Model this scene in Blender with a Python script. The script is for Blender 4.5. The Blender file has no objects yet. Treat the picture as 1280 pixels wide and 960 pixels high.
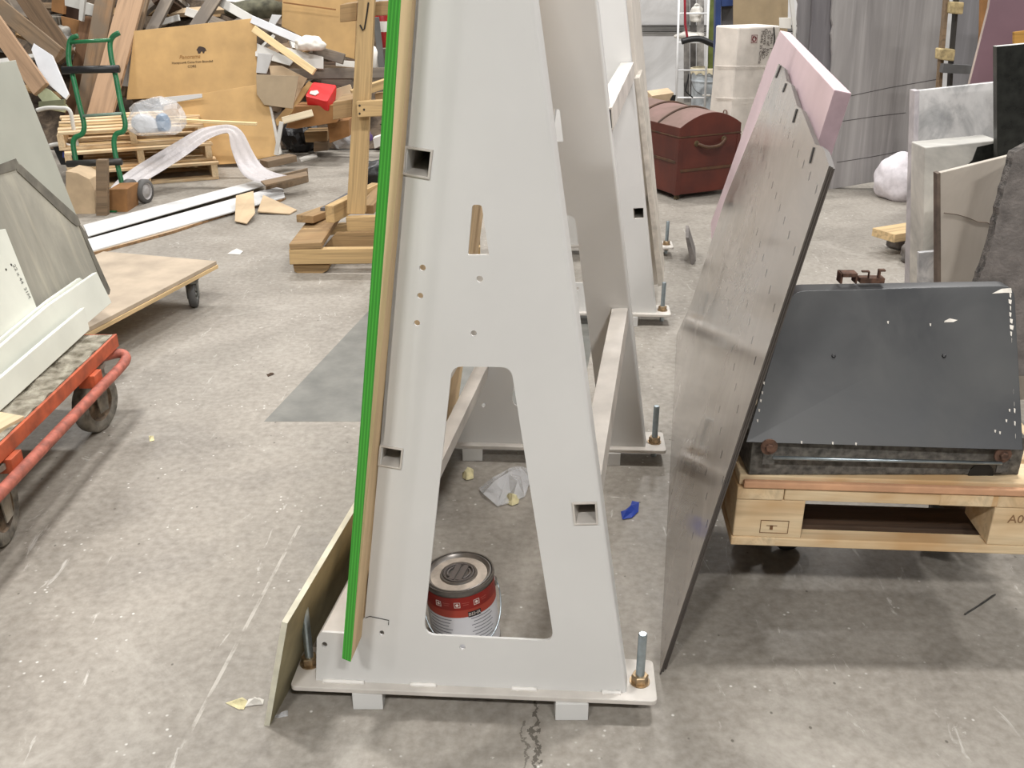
import bpy, bmesh, math, random
from mathutils import Vector, Matrix, noise
random.seed(7)
SC = bpy.context.scene
COL = SC.collection
PI = math.pi
# ------------------------------------------------------------------ camera
FOC = 1200.0; PITCH = math.radians(24.0); CAM = Vector((0, 0, 1.49))
CT, ST = math.cos(PITCH), math.sin(PITCH)
cd = bpy.data.cameras.new('camera'); cam = bpy.data.objects.new('camera', cd); COL.objects.link(cam)
cam.location = CAM; cam.rotation_euler = (math.radians(90) - PITCH, 0, 0)
cd.sensor_fit = 'HORIZONTAL'; cd.sensor_width = 36.0; cd.lens = 36.0 * FOC / 1280.0
cd.clip_start = 0.05; cd.clip_end = 100
SC.camera = cam
SC.view_settings.view_transform = 'Standard'; SC.view_settings.look = 'None'
SC.view_settings.gamma = 1.0; SC.view_settings.use_curve_mapping = False
SC.view_settings.exposure = -0.1

def ray(px, py):
    u = (px - 640) / FOC; v = (480 - py) / FOC
    return Vector((u, CT + v * ST, -ST + v * CT))
def V(px, py, Y):                      # point at distance Y
    d = ray(px, py); return CAM + d * (Y / d.y)
def F(px, py, z=0.0):                  # point at height z
    d = ray(px, py); return CAM + d * ((z - CAM.z) / d.z)
def PLN(px, py, p0, n):                # point on a plane
    d = ray(px, py); return CAM + d * ((p0 - CAM).dot(n) / d.dot(n))
def lean_plane(Yb, lean=0.0, yaw=0.0, Xb=0.0):
    """plane whose foot passes (Xb,Yb,0); lean = top goes away from us; yaw = right side comes nearer"""
    l = math.radians(lean); a = math.radians(yaw)
    h = Vector((-math.sin(a), -math.cos(a), 0))
    n = h * math.cos(l) + Vector((0, 0, math.sin(l)))
    return Vector((Xb, Yb, 0)), n

# ------------------------------------------------------------------ objects
W = {}
def _link(o, parent, M):
    COL.objects.link(o)
    if parent is not None:
        o.parent = parent
        o.matrix_basis = W[parent].inverted() @ M
    else:
        o.matrix_basis = M
    W[o] = M.copy()
def tag(o, label=None, cat=None, group=None, kind=None):
    if label: o['label'] = label
    if cat: o['category'] = cat
    if group: o['group'] = group
    if kind: o['kind'] = kind
    return o
def thing(name, label, cat, loc, group=None):
    o = bpy.data.objects.new(name, None); o.empty_display_size = 0.05
    _link(o, None, Matrix.Translation(Vector(loc)))
    return tag(o, label, cat, group)
def obj(name, bm, mat, parent=None, M=None, origin=None, smooth=False, bevel=0.0, label=None, seg=2):
    """bm in the frame M (world if None)."""
    if M is None: M = Matrix.Identity(4)
    if origin is None and parent is None and M == Matrix.Identity(4):
        xs = [v.co for v in bm.verts]
        if xs:
            lo = Vector([min(c[i] for c in xs) for i in range(3)]); hi = Vector([max(c[i] for c in xs) for i in range(3)])
            origin = Vector(((lo.x + hi.x) / 2, (lo.y + hi.y) / 2, lo.z))
    if origin is not None:
        T = Matrix.Translation(origin)
        bm.transform(T.inverted() @ M); M = T
    bmesh.ops.recalc_face_normals(bm, faces=bm.faces[:])
    me = bpy.data.meshes.new(name); bm.to_mesh(me); bm.free()
    if smooth:
        for p in me.polygons: p.use_smooth = True
    if isinstance(mat, (list, tuple)):
        for m in mat: me.materials.append(m)
    else: me.materials.append(mat)
    o = bpy.data.objects.new(name, me)
    _link(o, parent, M)
    if bevel > 0:
        b = o.modifiers.new('bevel', 'BEVEL'); b.width = bevel; b.segments = seg; b.limit_method = 'ANGLE'; b.angle_limit = math.radians(40)
    if label: o['label'] = label
    return o
def copy_tree(o, shift, parent=None):
    c = o.copy(); COL.objects.link(c)
    M = Matrix.Translation(shift) @ W[o]
    if parent is not None:
        c.parent = parent; c.matrix_basis = W[parent].inverted() @ M
    else: c.matrix_basis = M
    W[c] = M
    for ch in [x for x in W if x.parent == o and x is not c]:
        copy_tree(ch, shift, c)
    return c
def NB(): return bmesh.new()
def box(bm, lo, hi):
    vs = [bm.verts.new((x, y, z)) for z in (lo[2], hi[2]) for y in (lo[1], hi[1]) for x in (lo[0], hi[0])]
    for f in ((0,1,3,2),(4,5,7,6),(0,1,5,4),(2,3,7,6),(0,2,6,4),(1,3,7,5)):
        bm.faces.new([vs[i] for i in f])
    return vs
def prism(bm, pts, vec, holes=()):
    """planar loop(s) of world points, extruded by vec"""
    vec = Vector(vec)
    loops = [list(pts)] + [list(h) for h in holes]
    fr, bk = [], []
    for L in loops:
        fr.append([bm.verts.new(p) for p in L]); bk.append([bm.verts.new(Vector(p) + vec) for p in L])
    if not holes:
        bm.faces.new(fr[0]); bm.faces.new(bk[0])
    else:
        for side in (fr, bk):
            es = []
            for L in side:
                for i in range(len(L)): es.append(bm.edges.new((L[i], L[(i + 1) % len(L)])))
            bmesh.ops.triangle_fill(bm, use_beauty=True, use_dissolve=False, edges=es)
    for a, b in zip(fr, bk):
        n = len(a)
        for i in range(n): bm.faces.new((a[i], a[(i + 1) % n], b[(i + 1) % n], b[i]))
    return fr, bk
def roundp(pts, rads, n=5):
    """round corners of a 2D polygon"""
    out = []; N = len(pts)
    for i in range(N):
        p = Vector(pts[i]); a = Vector(pts[i - 1]); b = Vector(pts[(i + 1) % N])
        r = rads[i] if isinstance(rads, (list, tuple)) else rads
        if r <= 0: out.append(p); continue
        da = (a - p).normalized(); db = (b - p).normalized()
        p0 = p + da * r; p1 = p + db * r
        for k in range(n + 1):
            t = k / n
            out.append((1 - t) ** 2 * p0 + 2 * t * (1 - t) * p + t * t * p1)
    return out
def frame_from(a, b, up=(0, 0, 1)):
    x = (Vector(b) - Vector(a)); L = x.length; x.normalize()
    up = Vector(up)
    y = up.cross(x)
    if y.length < 1e-4: y = Vector((0, 1, 0)).cross(x)
    y.normalize(); z = x.cross(y)
    M = Matrix((x, y, z)).transposed().to_4x4(); M.translation = Vector(a)
    return M, L
def beam(name, a, b, w, t, mat, parent=None, up=(0, 0, 1), bevel=0.002, label=None, cat=None, ll=None, group=None, rough_end=0):
    """bar from a to b; w across (local y), t along up (local z)"""
    M, L = frame_from(a, b, up); bm = NB()
    vs = box(bm, (0, -w / 2, -t / 2), (L, w / 2, t / 2))
    if rough_end:
        for v in vs: v.co.x += random.uniform(-rough_end, rough_end)
    o = obj(name, bm, mat, parent, M, bevel=bevel, label=label)
    if cat: tag(o, ll, cat, group)
    return o
def plate(name, corner, xd, yd, lx, ly, t, mat, parent=None, bevel=0.001, pts=None, **kw):
    """sheet: local x along xd, y along yd, thickness t along x cross y"""
    x = Vector(xd).normalized(); y = Vector(yd); y = (y - x * y.dot(x)).normalized(); z = x.cross(y)
    M = Matrix((x, y, z)).transposed().to_4x4(); M.translation = Vector(corner)
    bm = NB()
    if pts is None: box(bm, (0, 0, 0), (lx, ly, t))
    else: prism(bm, [Vector((p[0], p[1], 0)) for p in pts], (0, 0, t))
    return obj(name, bm, mat, parent, M, bevel=bevel, **kw)
def slab_px(name, pts, plane, t, mat, parent=None, bevel=0.002, **kw):
    """sheet traced as seen, standing on its own plane with real thickness going away from us"""
    p0, n = plane
    P = [PLN(x, y, p0, n) for x, y in pts]
    bm = NB(); prism(bm, P, -n.normalized() * t)
    return obj(name, bm, mat, parent, bevel=bevel, **kw)
def tube(bm, pts, r, seg=10, closed=False, caps=True):
    pts = [Vector(p) for p in pts]; n = len(pts); rings = []
    prev = None
    for i, p in enumerate(pts):
        if closed: d = pts[(i + 1) % n] - pts[i - 1]
        else: d = pts[min(i + 1, n - 1)] - pts[max(i - 1, 0)]
        d.normalize()
        if prev is None:
            a = d.orthogonal().normalized()
        else:
            a = (prev - d * prev.dot(d)).normalized()
        prev = a; b = d.cross(a)
        rr = r[i] if isinstance(r, (list, tuple)) else r
        rings.append([bm.verts.new(p + (a * math.cos(2 * PI * k / seg) + b * math.sin(2 * PI * k / seg)) * rr) for k in range(seg)])
    m = n if closed else n - 1
    for i in range(m):
        A, B = rings[i], rings[(i + 1) % n]
        for k in range(seg): bm.faces.new((A[k], A[(k + 1) % seg], B[(k + 1) % seg], B[k]))
    if caps and not closed:
        bm.faces.new(rings[0]); bm.faces.new(rings[-1])
def smooth_path(pts, sub=6):
    pts = [Vector(p) for p in pts]; out = []
    for i in range(len(pts) - 1):
        p0 = pts[max(i - 1, 0)]; p1 = pts[i]; p2 = pts[i + 1]; p3 = pts[min(i + 2, len(pts) - 1)]
        for k in range(sub):
            t = k / sub
            out.append(0.5 * ((2 * p1) + (p2 - p0) * t + (2 * p0 - 5 * p1 + 4 * p2 - p3) * t * t + (3 * p1 - p0 - 3 * p2 + p3) * t ** 3))
    out.append(pts[-1]); return out
def lathe(bm, prof, seg=40, M=None):
    """prof: list of (r,z)"""
    M = M or Matrix.Identity(4); rings = []
    for r, z in prof:
        if r < 1e-6: rings.append([bm.verts.new(M @ Vector((0, 0, z)))])
        else: rings.append([bm.verts.new(M @ Vector((r * math.cos(2 * PI * k / seg), r * math.sin(2 * PI * k / seg), z))) for k in range(seg)])
    for A, B in zip(rings[:-1], rings[1:]):
        if len(A) == 1 and len(B) == 1: continue
        for k in range(seg):
            k2 = (k + 1) % seg
            if len(A) == 1: bm.faces.new((A[0], B[k], B[k2]))
            elif len(B) == 1: bm.faces.new((A[k], A[k2], B[0]))
            else: bm.faces.new((A[k], A[k2], B[k2], B[k]))
def axis_m(c, d):
    """matrix with local z along d at c"""
    d = Vector(d).normalized(); x = d.orthogonal().normalized(); y = d.cross(x)
    M = Matrix((x, y, d)).transposed().to_4x4(); M.translation = Vector(c); return M
def text_obj(name, body, M, size, mat, parent, ext=0.0004, align='CENTER', shear=0.0, label=None):
    cu = bpy.data.curves.new(name, 'FONT'); cu.body = body; cu.size = size; cu.align_x = align; cu.align_y = 'CENTER'; cu.extrude = ext; cu.shear = shear
    cu.resolution_u = 3
    tmp = bpy.data.objects.new('tmp', cu); COL.objects.link(tmp)
    dg = bpy.context.evaluated_depsgraph_get()
    me = bpy.data.meshes.new_from_object(tmp.evaluated_get(dg)); me.name = name
    bpy.data.objects.remove(tmp)
    me.materials.clear(); me.materials.append(mat)
    o = bpy.data.objects.new(name, me); _link(o, parent, M)
    if label: o['label'] = label
    return o
def crumple(bm, amp, sc, seed=0):
    for v in bm.verts:
        v.co += noise.noise_vector(v.co * sc + Vector((seed, seed * 1.7, 0))) * amp

# ------------------------------------------------------------------ materials
def lin(c):
    c = c / 255.0
    return c / 12.92 if c <= 0.04045 else ((c + 0.055) / 1.055) ** 2.4
def rgb(c): return (lin(c[0]), lin(c[1]), lin(c[2]), 1)
class NT:
    def __init__(s, name):
        s.m = bpy.data.materials.new(name); s.m.use_nodes = True; s.t = s.m.node_tree
        s.b = s.t.nodes['Principled BSDF']
    def n(s, kind, **kw):
        x = s.t.nodes.new(kind)
        for k, v in kw.items():
            if k.startswith('i_'):
                k = k[2:]; x.inputs[int(k) if k.isdigit() else k].default_value = v
            else: setattr(x, k, v)
        return x
    def l(s, a, b): s.t.links.new(a, b)
    def ramp(s, src, stops):
        r = s.n('ShaderNodeValToRGB'); e = r.color_ramp.elements
        while len(e) < len(stops): e.new(0.5)
        for el, (p, c) in zip(e, stops): el.position = p; el.color = c
        s.l(src, r.inputs[0]); return r.outputs[0]
    def mix(s, fac, a, b, mode='MIX'):
        x = s.n('ShaderNodeMix', data_type='RGBA', blend_type=mode)
        for inp, v in ((x.inputs[0], fac), (x.inputs[6], a), (x.inputs[7], b)):
            if isinstance(v, (int, float, tuple)): inp.default_value = v
            else: s.l(v, inp)
        return x.outputs[2]
    def math(s, op, a, b=None):
        x = s.n('ShaderNodeMath', operation=op)
        for i, v in enumerate((a, b)):
            if v is None: continue
            if isinstance(v, (int, float)): x.inputs[i].default_value = v
            else: s.l(v, x.inputs[i])
        return x.outputs[0]
    def coords(s, scale=(1, 1, 1), kind='Object'):
        t = s.n('ShaderNodeTexCoord'); mp = s.n('ShaderNodeMapping'); mp.inputs['Scale'].default_value = scale
        s.l(t.outputs[kind], mp.inputs[0]); return mp.outputs[0]
    def noise(s, vec, sc, det=4, rough=0.55, dist=0.0):
        x = s.n('ShaderNodeTexNoise'); x.inputs['Scale'].default_value = sc; x.inputs['Detail'].default_value = det
        x.inputs['Roughness'].default_value = rough; x.inputs['Distortion'].default_value = dist
        s.l(vec, x.inputs['Vector']); return x.outputs['Fac']
    def bump(s, h, strength, dist=0.01):
        b = s.n('ShaderNodeBump'); b.inputs['Strength'].default_value = strength; b.inputs['Distance'].default_value = dist
        s.l(h, b.inputs['Height']); s.l(b.outputs[0], s.b.inputs['Normal'])
MC = {}
def M(name, c, rough=0.6, var=0.12, sc=6, bump=0.0, metal=0.0, c2=None, scale=(1, 1, 1), spec=0.5, coat=0.0, bsc=None):
    if name in MC: return MC[name]
    k = NT(name); vec = k.coords(scale); f = k.noise(vec, sc)
    a = rgb(c)
    if c2: b = rgb(c2)
    else: b = rgb([max(0, min(255, x * (1 - var * 1.3))) for x in c])
    a2 = rgb([max(0, min(255, x * (1 + var * 0.5))) for x in c]) if not c2 else a
    k.l(k.ramp(f, [(0.3, b), (0.7, a2)]), k.b.inputs['Base Color'])
    k.b.inputs['Roughness'].default_value = rough; k.b.inputs['Metallic'].default_value = metal
    k.b.inputs['Specular IOR Level'].default_value = spec; k.b.inputs['Coat Weight'].default_value = coat
    if bump: k.bump(k.noise(vec, bsc or sc * 6), bump)
    MC[name] = k.m; return k.m
def WOOD(name, c, dark=0.6, sc=1.0, rough=0.75, knots=False, grey=None):
    """grain runs along local x"""
    if name in MC: return MC[name]
    k = NT(name); v = k.coords((1.2 * sc, 26 * sc, 26 * sc)); v2 = k.coords((3 * sc, 160 * sc, 160 * sc)); v3 = k.coords((2.5, 5, 5))
    g = k.noise(v, 1.0, 5, 0.6, 1.2); fine = k.noise(v2, 1.0, 3); blot = k.noise(v3, 1.5, 3)
    d = [x * dark for x in c]; mid = [x * (dark + 1) / 2 for x in c]; hi = [min(255, x * 1.08) for x in c]
    col = k.ramp(g, [(0.28, rgb(d)), (0.42, rgb(mid)), (0.52, rgb(c)), (0.75, rgb(hi))])
    col = k.mix(k.math('MULTIPLY', fine, 0.35), col, rgb(mid))
    if grey: col = k.mix(k.ramp(blot, [(0.4, (0, 0, 0, 1)), (0.65, (1, 1, 1, 1))]), col, rgb(grey))
    if knots:
        vo = k.n('ShaderNodeTexVoronoi'); vo.inputs['Scale'].default_value = 1.0; k.l(k.coords((4, 9, 9)), vo.inputs['Vector'])
        kn = k.ramp(vo.outputs['Distance'], [(0.06, (1, 1, 1, 1)), (0.16, (0, 0, 0, 1))])
        col = k.mix(kn, col, rgb([x * 0.45 for x in c]))
    k.l(col, k.b.inputs['Base Color']); k.b.inputs['Roughness'].default_value = rough
    k.b.inputs['Specular IOR Level'].default_value = 0.3
    k.bump(g, 0.15, 0.004)
    MC[name] = k.m; return k.m
# ------------------------------------------------------------------ shared materials
def concrete():
    k = NT('concrete_floor'); v = k.coords((1, 1, 1))
    big = k.noise(v, 0.7, 3, 0.5, 0.4); mid = k.noise(v, 3.2, 6, 0.62, 0.6); fine = k.noise(v, 42, 4, 0.6)
    col = k.ramp(mid, [(0.3, rgb((116, 109, 100))), (0.5, rgb((138, 131, 121))), (0.72, rgb((152, 145, 135)))])
    col = k.mix(k.ramp(big, [(0.35, (0, 0, 0, 1)), (0.65, (0.5, 0.5, 0.5, 1))]), col, rgb((158, 151, 141)))
    col = k.mix(0.22, col, k.ramp(fine, [(0.3, rgb((90, 86, 80))), (0.7, rgb((200, 196, 188)))]))
    # pale dust drifts, scuffs and speckles
    dust = k.noise(v, 2.1, 8, 0.75, 0.8)
    col = k.mix(k.ramp(dust, [(0.55, (0, 0, 0, 1)), (0.74, (0.55, 0.55, 0.55, 1))]), col, rgb((184, 179, 170)))
    vs = k.coords((9, 2.2, 1)); sc = k.noise(vs, 1.4, 6, 0.7, 1.5)
    col = k.mix(k.ramp(sc, [(0.64, (0, 0, 0, 1)), (0.70, (0.5, 0.5, 0.5, 1))]), col, rgb((214, 210, 203)))
    vo = k.n('ShaderNodeTexVoronoi'); vo.inputs['Scale'].default_value = 37; k.l(v, vo.inputs['Vector'])
    spk = k.ramp(vo.outputs['Distance'], [(0.06, (.8, .8, .8, 1)), (0.16, (0, 0, 0, 1))])
    gate = k.ramp(k.noise(v, 5.5, 4), [(0.53, (0, 0, 0, 1)), (0.60, (1, 1, 1, 1))])
    col = k.mix(k.math('MULTIPLY', spk, gate), col, rgb((225, 222, 216)))
    vd = k.n('ShaderNodeTexVoronoi'); vd.inputs['Scale'].default_value = 11; k.l(k.coords((1.3, 1, 1)), vd.inputs['Vector'])
    col = k.mix(k.ramp(vd.outputs['Distance'], [(0.035, (0.8, 0.8, 0.8, 1)), (0.06, (0, 0, 0, 1))]), col, rgb((84, 78, 70)))
    clump = k.noise(k.coords((1.0, 1.4, 1)), 7.5, 7, .8, .5)
    col = k.mix(k.ramp(clump, [(0.655, (0, 0, 0, 1)), (0.70, (.75, .75, .75, 1))]), col, rgb((216, 212, 204)))
    # scraped chalk line on the left
    q0, q1 = F(243, 905), F(333, 735); sl = (q1.x - q0.x) / (q1.y - q0.y)
    s0 = k.n('ShaderNodeSeparateXYZ'); k.l(v, s0.inputs[0])
    ln = k.math('ABSOLUTE', k.math('SUBTRACT', k.math('SUBTRACT', s0.outputs['X'], q0.x), k.math('MULTIPLY', k.math('SUBTRACT', s0.outputs['Y'], q0.y), sl)))
    seg = k.math('MULTIPLY', k.math('GREATER_THAN', s0.outputs['Y'], 1.35), k.math('LESS_THAN', s0.outputs['Y'], 2.35))
    brk = k.ramp(k.noise(k.coords((30, 9, 1)), 1.0, 5, .7), [(.42, (0, 0, 0, 1)), (.56, (.45, .45, .45, 1))])
    col = k.mix(k.math('MULTIPLY', k.math('MULTIPLY', k.math('LESS_THAN', ln, .0045), seg), brk), col, rgb((214, 209, 200)))
    # a fine crack running towards the camera
    sx = k.n('ShaderNodeSeparateXYZ'); k.l(v, sx.inputs[0])
    wob = k.math('MULTIPLY', k.math('SUBTRACT', k.noise(k.coords((14, 14, 1)), 1.0, 5, 0.7), 0.5), 0.10)
    cx = k.math('ABSOLUTE', k.math('ADD', k.math('SUBTRACT', sx.outputs['X'], 0.052), wob))
    near = k.ramp(sx.outputs['Y'], [(0.0, (1, 1, 1, 1)), (1.0, (0, 0, 0, 1))])
    crack = k.math('LESS_THAN', cx, 0.0045)
    lim = k.math('LESS_THAN', sx.outputs['Y'], 1.66)
    col = k.mix(k.math('MULTIPLY', k.math('MULTIPLY', crack, lim), 0.75), col, rgb((70, 64, 56)))
    cx2 = k.math('ABSOLUTE', k.math('ADD', k.math('SUBTRACT', sx.outputs['X'], 0.030), wob))
    col = k.mix(k.math('MULTIPLY', k.math('MULTIPLY', k.math('LESS_THAN', cx2, 0.003), k.math('LESS_THAN', sx.outputs['Y'], 1.58)), 0.6), col, rgb((74, 68, 60)))
    k.l(col, k.b.inputs['Base Color'])
    k.l(k.ramp(mid, [(0.3, (0.42, 0.42, 0.42, 1)), (0.7, (0.62, 0.62, 0.62, 1))]), k.b.inputs['Roughness'])
    k.b.inputs['Specular IOR Level'].default_value = 0.35
    k.bump(k.math('ADD', k.math('MULTIPLY', mid, 0.4), k.math('MULTIPLY', fine, 0.5)), 0.12, 0.006)
    return k.m
M_floor = concrete()
M_patch = M('coated_concrete', (122, 121, 115), 0.5, sc=9, bump=0.08, c2=(98, 98, 93))
M_white = M('white_powder_coat', (214, 213, 210), 0.42, var=0.02, sc=3)
M_cream = M('dusty_white_paint', (206, 200, 192), 0.6, var=0.10, sc=7)
M_weld = M('weld_paint', (232, 228, 222), 0.5, var=0.03)
M_zinc = M('zinc_steel', (178, 190, 196), 0.3, var=0.1, sc=40, metal=0.9)
M_nut = M('brass_plated_nut', (172, 148, 116), 0.38, var=0.2, sc=60, metal=0.8)
M_steel = M('dark_steel', (80, 78, 75), 0.45, metal=0.7)
M_black = M('black_plastic', (24, 24, 25), 0.45)
M_rubber = M('grey_rubber', (112, 110, 106), 0.7, var=0.3, sc=25)
M_ply = WOOD('plywood_face', (218, 190, 150), 0.88, 0.35)
M_pine = WOOD('pine', (210, 182, 138), 0.76)
M_pallet = WOOD('pallet_pine', (224, 202, 166), 0.8, 0.9, grey=(196, 160, 116))
M_oldwood = WOOD('weathered_board', (136, 114, 90), 0.62, grey=(120, 104, 86))
M_greywood = WOOD('grey_board', (128, 117, 104), 0.66, grey=(104, 96, 88))
M_knotty = WOOD('knotty_pine', (170, 140, 112), 0.8, 0.8, knots=True)
M_card = M('cardboard', (196, 160, 108), 0.85, var=0.08, sc=4)
M_card2 = M('brown_cardboard', (150, 108, 66), 0.9, var=0.15, sc=5)
M_card3 = M('pale_cardboard', (196, 172, 140), 0.9, var=0.1, sc=5)
M_ink = M('printed_ink', (62, 48, 36), 0.9)
M_inkfaint = M('faint_ink', (160, 116, 66), 0.9)
M_pap = M('white_board_paint', (208, 206, 200), 0.6, var=0.05, sc=3)
M_paper = M('white_paper', (220, 216, 208), 0.8, var=0.05)

def green_edge():
    k = NT('green_painted_ply_edge'); v = k.coords((160, 160, 2.0))
    t = k.n('ShaderNodeTexCoord'); mp = k.n('ShaderNodeMapping'); mp.inputs['Scale'].default_value = (1, 1, 1)
    k.l(t.outputs['Object'], mp.inputs[0])
    g = k.noise(v, 1.0, 3, 0.5)
    s = k.n('ShaderNodeSeparateXYZ'); k.l(mp.outputs[0], s.inputs[0])
    w = k.n('ShaderNodeMath', operation='SINE'); k.l(k.math('MULTIPLY', k.math('SUBTRACT', s.outputs['X'], k.math('MULTIPLY', s.outputs['Z'], GK)), 1150.0), w.inputs[0])
    col = k.ramp(w.outputs[0], [(0.1, rgb((54, 142, 42))), (0.75, rgb((74, 172, 56)))])
    col = k.mix(k.math('MULTIPLY', g, 0.3), col, rgb((50, 130, 42)))
    k.l(col, k.b.inputs['Base Color']); k.b.inputs['Roughness'].default_value = 0.5
    return k.m

# ------------------------------------------------------------------ room shell
bm = NB(); box(bm, (-9, -4, -0.1), (9, 12.2, 0)); tag(obj('floor', bm, M_floor, origin=(0, 0, 0)), kind='structure')
bm = NB()
pa, pb, pc, pdn = F(330, 527), F(470, 379), F(640, 379), F(640, 527)
prism(bm, [pa + Vector((0, 0, .0006)), F(720, 527, .0006), V(760, 379, pb.y) * 1.0 if False else Vector((0.42, pb.y, .0006)), pb + Vector((0, 0, .0006))], (0, 0, -0.003))
tag(obj('trim_1', bm, M_patch), kind='structure', label='darker grey coated patch of the concrete floor')
k = NT('stained_wall'); v = k.coords((1, 1, 1))
n1 = k.noise(v, 1.6, 6, 0.65, 0.8); n2 = k.noise(k.coords((1.2, 1, 7)), 2.4, 5, 0.7)
col = k.ramp(n1, [(0.3, rgb((176, 174, 172))), (0.55, rgb((208, 207, 206))), (0.8, rgb((222, 221, 220)))])
col = k.mix(k.ramp(n2, [(0.66, (0, 0, 0, 1)), (0.74, (0.6, 0.6, 0.6, 1))]), col, rgb((120, 116, 112)))
k.l(col, k.b.inputs['Base Color']); k.b.inputs['Roughness'].default_value = 0.85
M_wall = k.m
bm = NB(); box(bm, (-9, 11.4, 0), (9, 11.6, 5.5)); tag(obj('wall_back', bm, M_wall), kind='structure')
bm = NB(); box(bm, (-9.2, -4, 0), (-9, 11.6, 5.5)); tag(obj('wall_left', bm, M_wall), kind='structure')
bm = NB(); box(bm, (9, -4, 0), (9.2, 11.6, 5.5)); tag(obj('wall_right', bm, M_wall), kind='structure')
# double conduit line along the back wall
bm = NB()
for z in (0.93, 0.985):
    a, b = V(797, 63, 11.36), V(846, 60, 11.36); tube(bm, [(0.5, 11.37, z - .2), (3.2, 11.37, z - .2)], 0.012, 8)
tag(obj('trim_2', bm, M_steel), kind='structure')

# ------------------------------------------------------------------ the big white A frame rack
PSI = math.radians(9.3); FYAW = math.radians(3.3)
DV = Vector((math.sin(PSI), math.cos(PSI), 0)); UV = Vector((math.cos(FYAW), -math.sin(FYAW), 0)); ZV = Vector((0, 0, 1))
PA0 = F(783, 866, 0.057); NA = Vector((-math.sin(FYAW), -math.cos(FYAW), 0))
def A(px, py, off=0.0):                # point on the front frame's plane, off = towards the back
    return PLN(px, py, PA0 + DV * off, NA)
BL = 1.137; B_SH = DV * BL; C_SH = DV * 2.42; D_SH = DV * 3.5
rack = thing('a_frame_rack', 'tall white steel A-frame rack with cut-out uprights standing on base plates', 'rack', (A(600, 860).x, A(600, 860).y, 0))
RB = 0.0065
def radj(px, py): return A(px, py) - UV * RB
Ltop, Lmid = (540, -300), (519, 0)
outline = [(540, -300), (519, 0), (506, 181), (475, 560), (456, 772), (431, 792), (402, 790), (396, 797), (395, 850.5)]
P = [A(*p) for p in outline]
bot, top = A(783, 866), A(628.5, -300)
P += [bot - UV * RB, top - UV * RB]
def cut(pts, r): return [A(p.x, p.y) for p in roundp(pts, r)]
def circ(cx, cy, r, n=12): return [A(cx + r * math.cos(2 * PI * i / n), cy + r * math.sin(2 * PI * i / n)) for i in range(n)]
big = cut([(564.6, 458), (638.8, 459), (692.6, 801.5), (529, 793.5)], [13, 13, 14, 16])
small = cut([(590, 256), (602, 256), (611.5, 319), (584.5, 319)], [4, 4, 2, 2])
TL = [(506, 182), (541.7, 187), (537.5, 224), (503, 217.5)]
TM = [(475, 555.5), (504.6, 560.5), (502, 586), (472.5, 581)]
TR = [(715, 627.5), (746, 626.7), (748, 654.6), (718, 655.4)]
TH = [(690, 118), (707, 121), (705, 160), (688, 157)]
def inset(q, f): 
    c = Vector((sum(p[0] for p in q) / 4, sum(p[1] for p in q) / 4)); return [tuple(c + (Vector(p) - c) * f) for p in q]
holes = [big, small]
for q in (TL[1:], ): pass
holes += [[A(*p) for p in inset(TR, 0.9)]]
for c in ((528, 335, 4.2), (525, 370, 4), (521, 404, 4), (599.5, 349, 4.4), (592, 417, 4), (477, 791.5, 3.4), (405.6, 806, 3.6), (578, 809, 3.8)): holes.append(circ(*c))
# weld-in window for the two left tubes
holes += [[A(*p) for p in inset([(509, 183), (541, 187), (537, 223.5), (506, 218.5)], 0.95)], [A(*p) for p in inset([(478, 557), (504, 561), (501.5, 585.5), (475.5, 581)], 0.95)]]
bm = NB(); prism(bm, P, DV * 0.006, holes)
fp = obj('frame_plate', bm, M_white, rack)
# folded right flange with a rounded bend
bm = NB(); rows = []
prof = [(-RB - .0012, -.0002), (-RB - .0004, -.0002)] + [(-RB + RB * math.sin(a), RB * (1 - math.cos(a))) for a in [PI / 2 * i / 6 for i in range(7)]] + [(0, 0.045)]
prof_in = [(-RB - .0012, .0045), (-RB - .0004, .005)] + [(-RB + (RB - .005) * math.sin(a), RB - (RB - .005) * math.cos(a)) for a in [PI / 2 * i / 6 for i in range(7)]] + [(-.005, 0.045)]
for base in (bot, top):
    rows.append([bm.verts.new(base + UV * u + DV * d) for u, d in prof] + [bm.verts.new(base + UV * u + DV * d) for u, d in reversed(prof_in)])
n = len(rows[0])
for i in range(n):
    j = (i + 1) % n; bm.faces.new((rows[0][i], rows[0][j], rows[1][j], rows[1][i]))
bm.faces.new(rows[0]); bm.faces.new(rows[1])
fl = obj('side_flange', bm, M_white, rack, smooth=True)
m = fl.modifiers.new('es', 'EDGE_SPLIT'); m.split_angle = math.radians(50)
# left flange that the plywood leans on
bm = NB()
lp = [A(475, 560), A(506, 181), A(519, 0), A(540, -300)]
for a, b in zip(lp[:-1], lp[1:]):
    prism(bm, [a, b, b + UV * .006, a + UV * .006], DV * 0.05)
fl2 = obj('side_flange', bm, M_white, rack)
# base plate with rounded corners
zt = 0.057
def bp(px, py): return F(px, py, zt)
c1, c2 = bp(362, 858), bp(822, 877)
ux = (c2 - c1).normalized(); uy = ZV.cross(ux); wid = (c2 - c1).length
Mb = Matrix((ux, uy, ZV)).transposed().to_4x4(); Mb.translation = c1 - ZV * 0.012
bm = NB(); bmp = roundp([(0, 0), (wid, 0), (wid, 0.132), (0, 0.132)], 0.014)
prism(bm, [Mb @ Vector((p.x, p.y, 0)) for p in bmp], (0, 0, 0.012)); 
bpl = obj('base_plate', bm, M_cream, rack, bevel=0.002)
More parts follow.
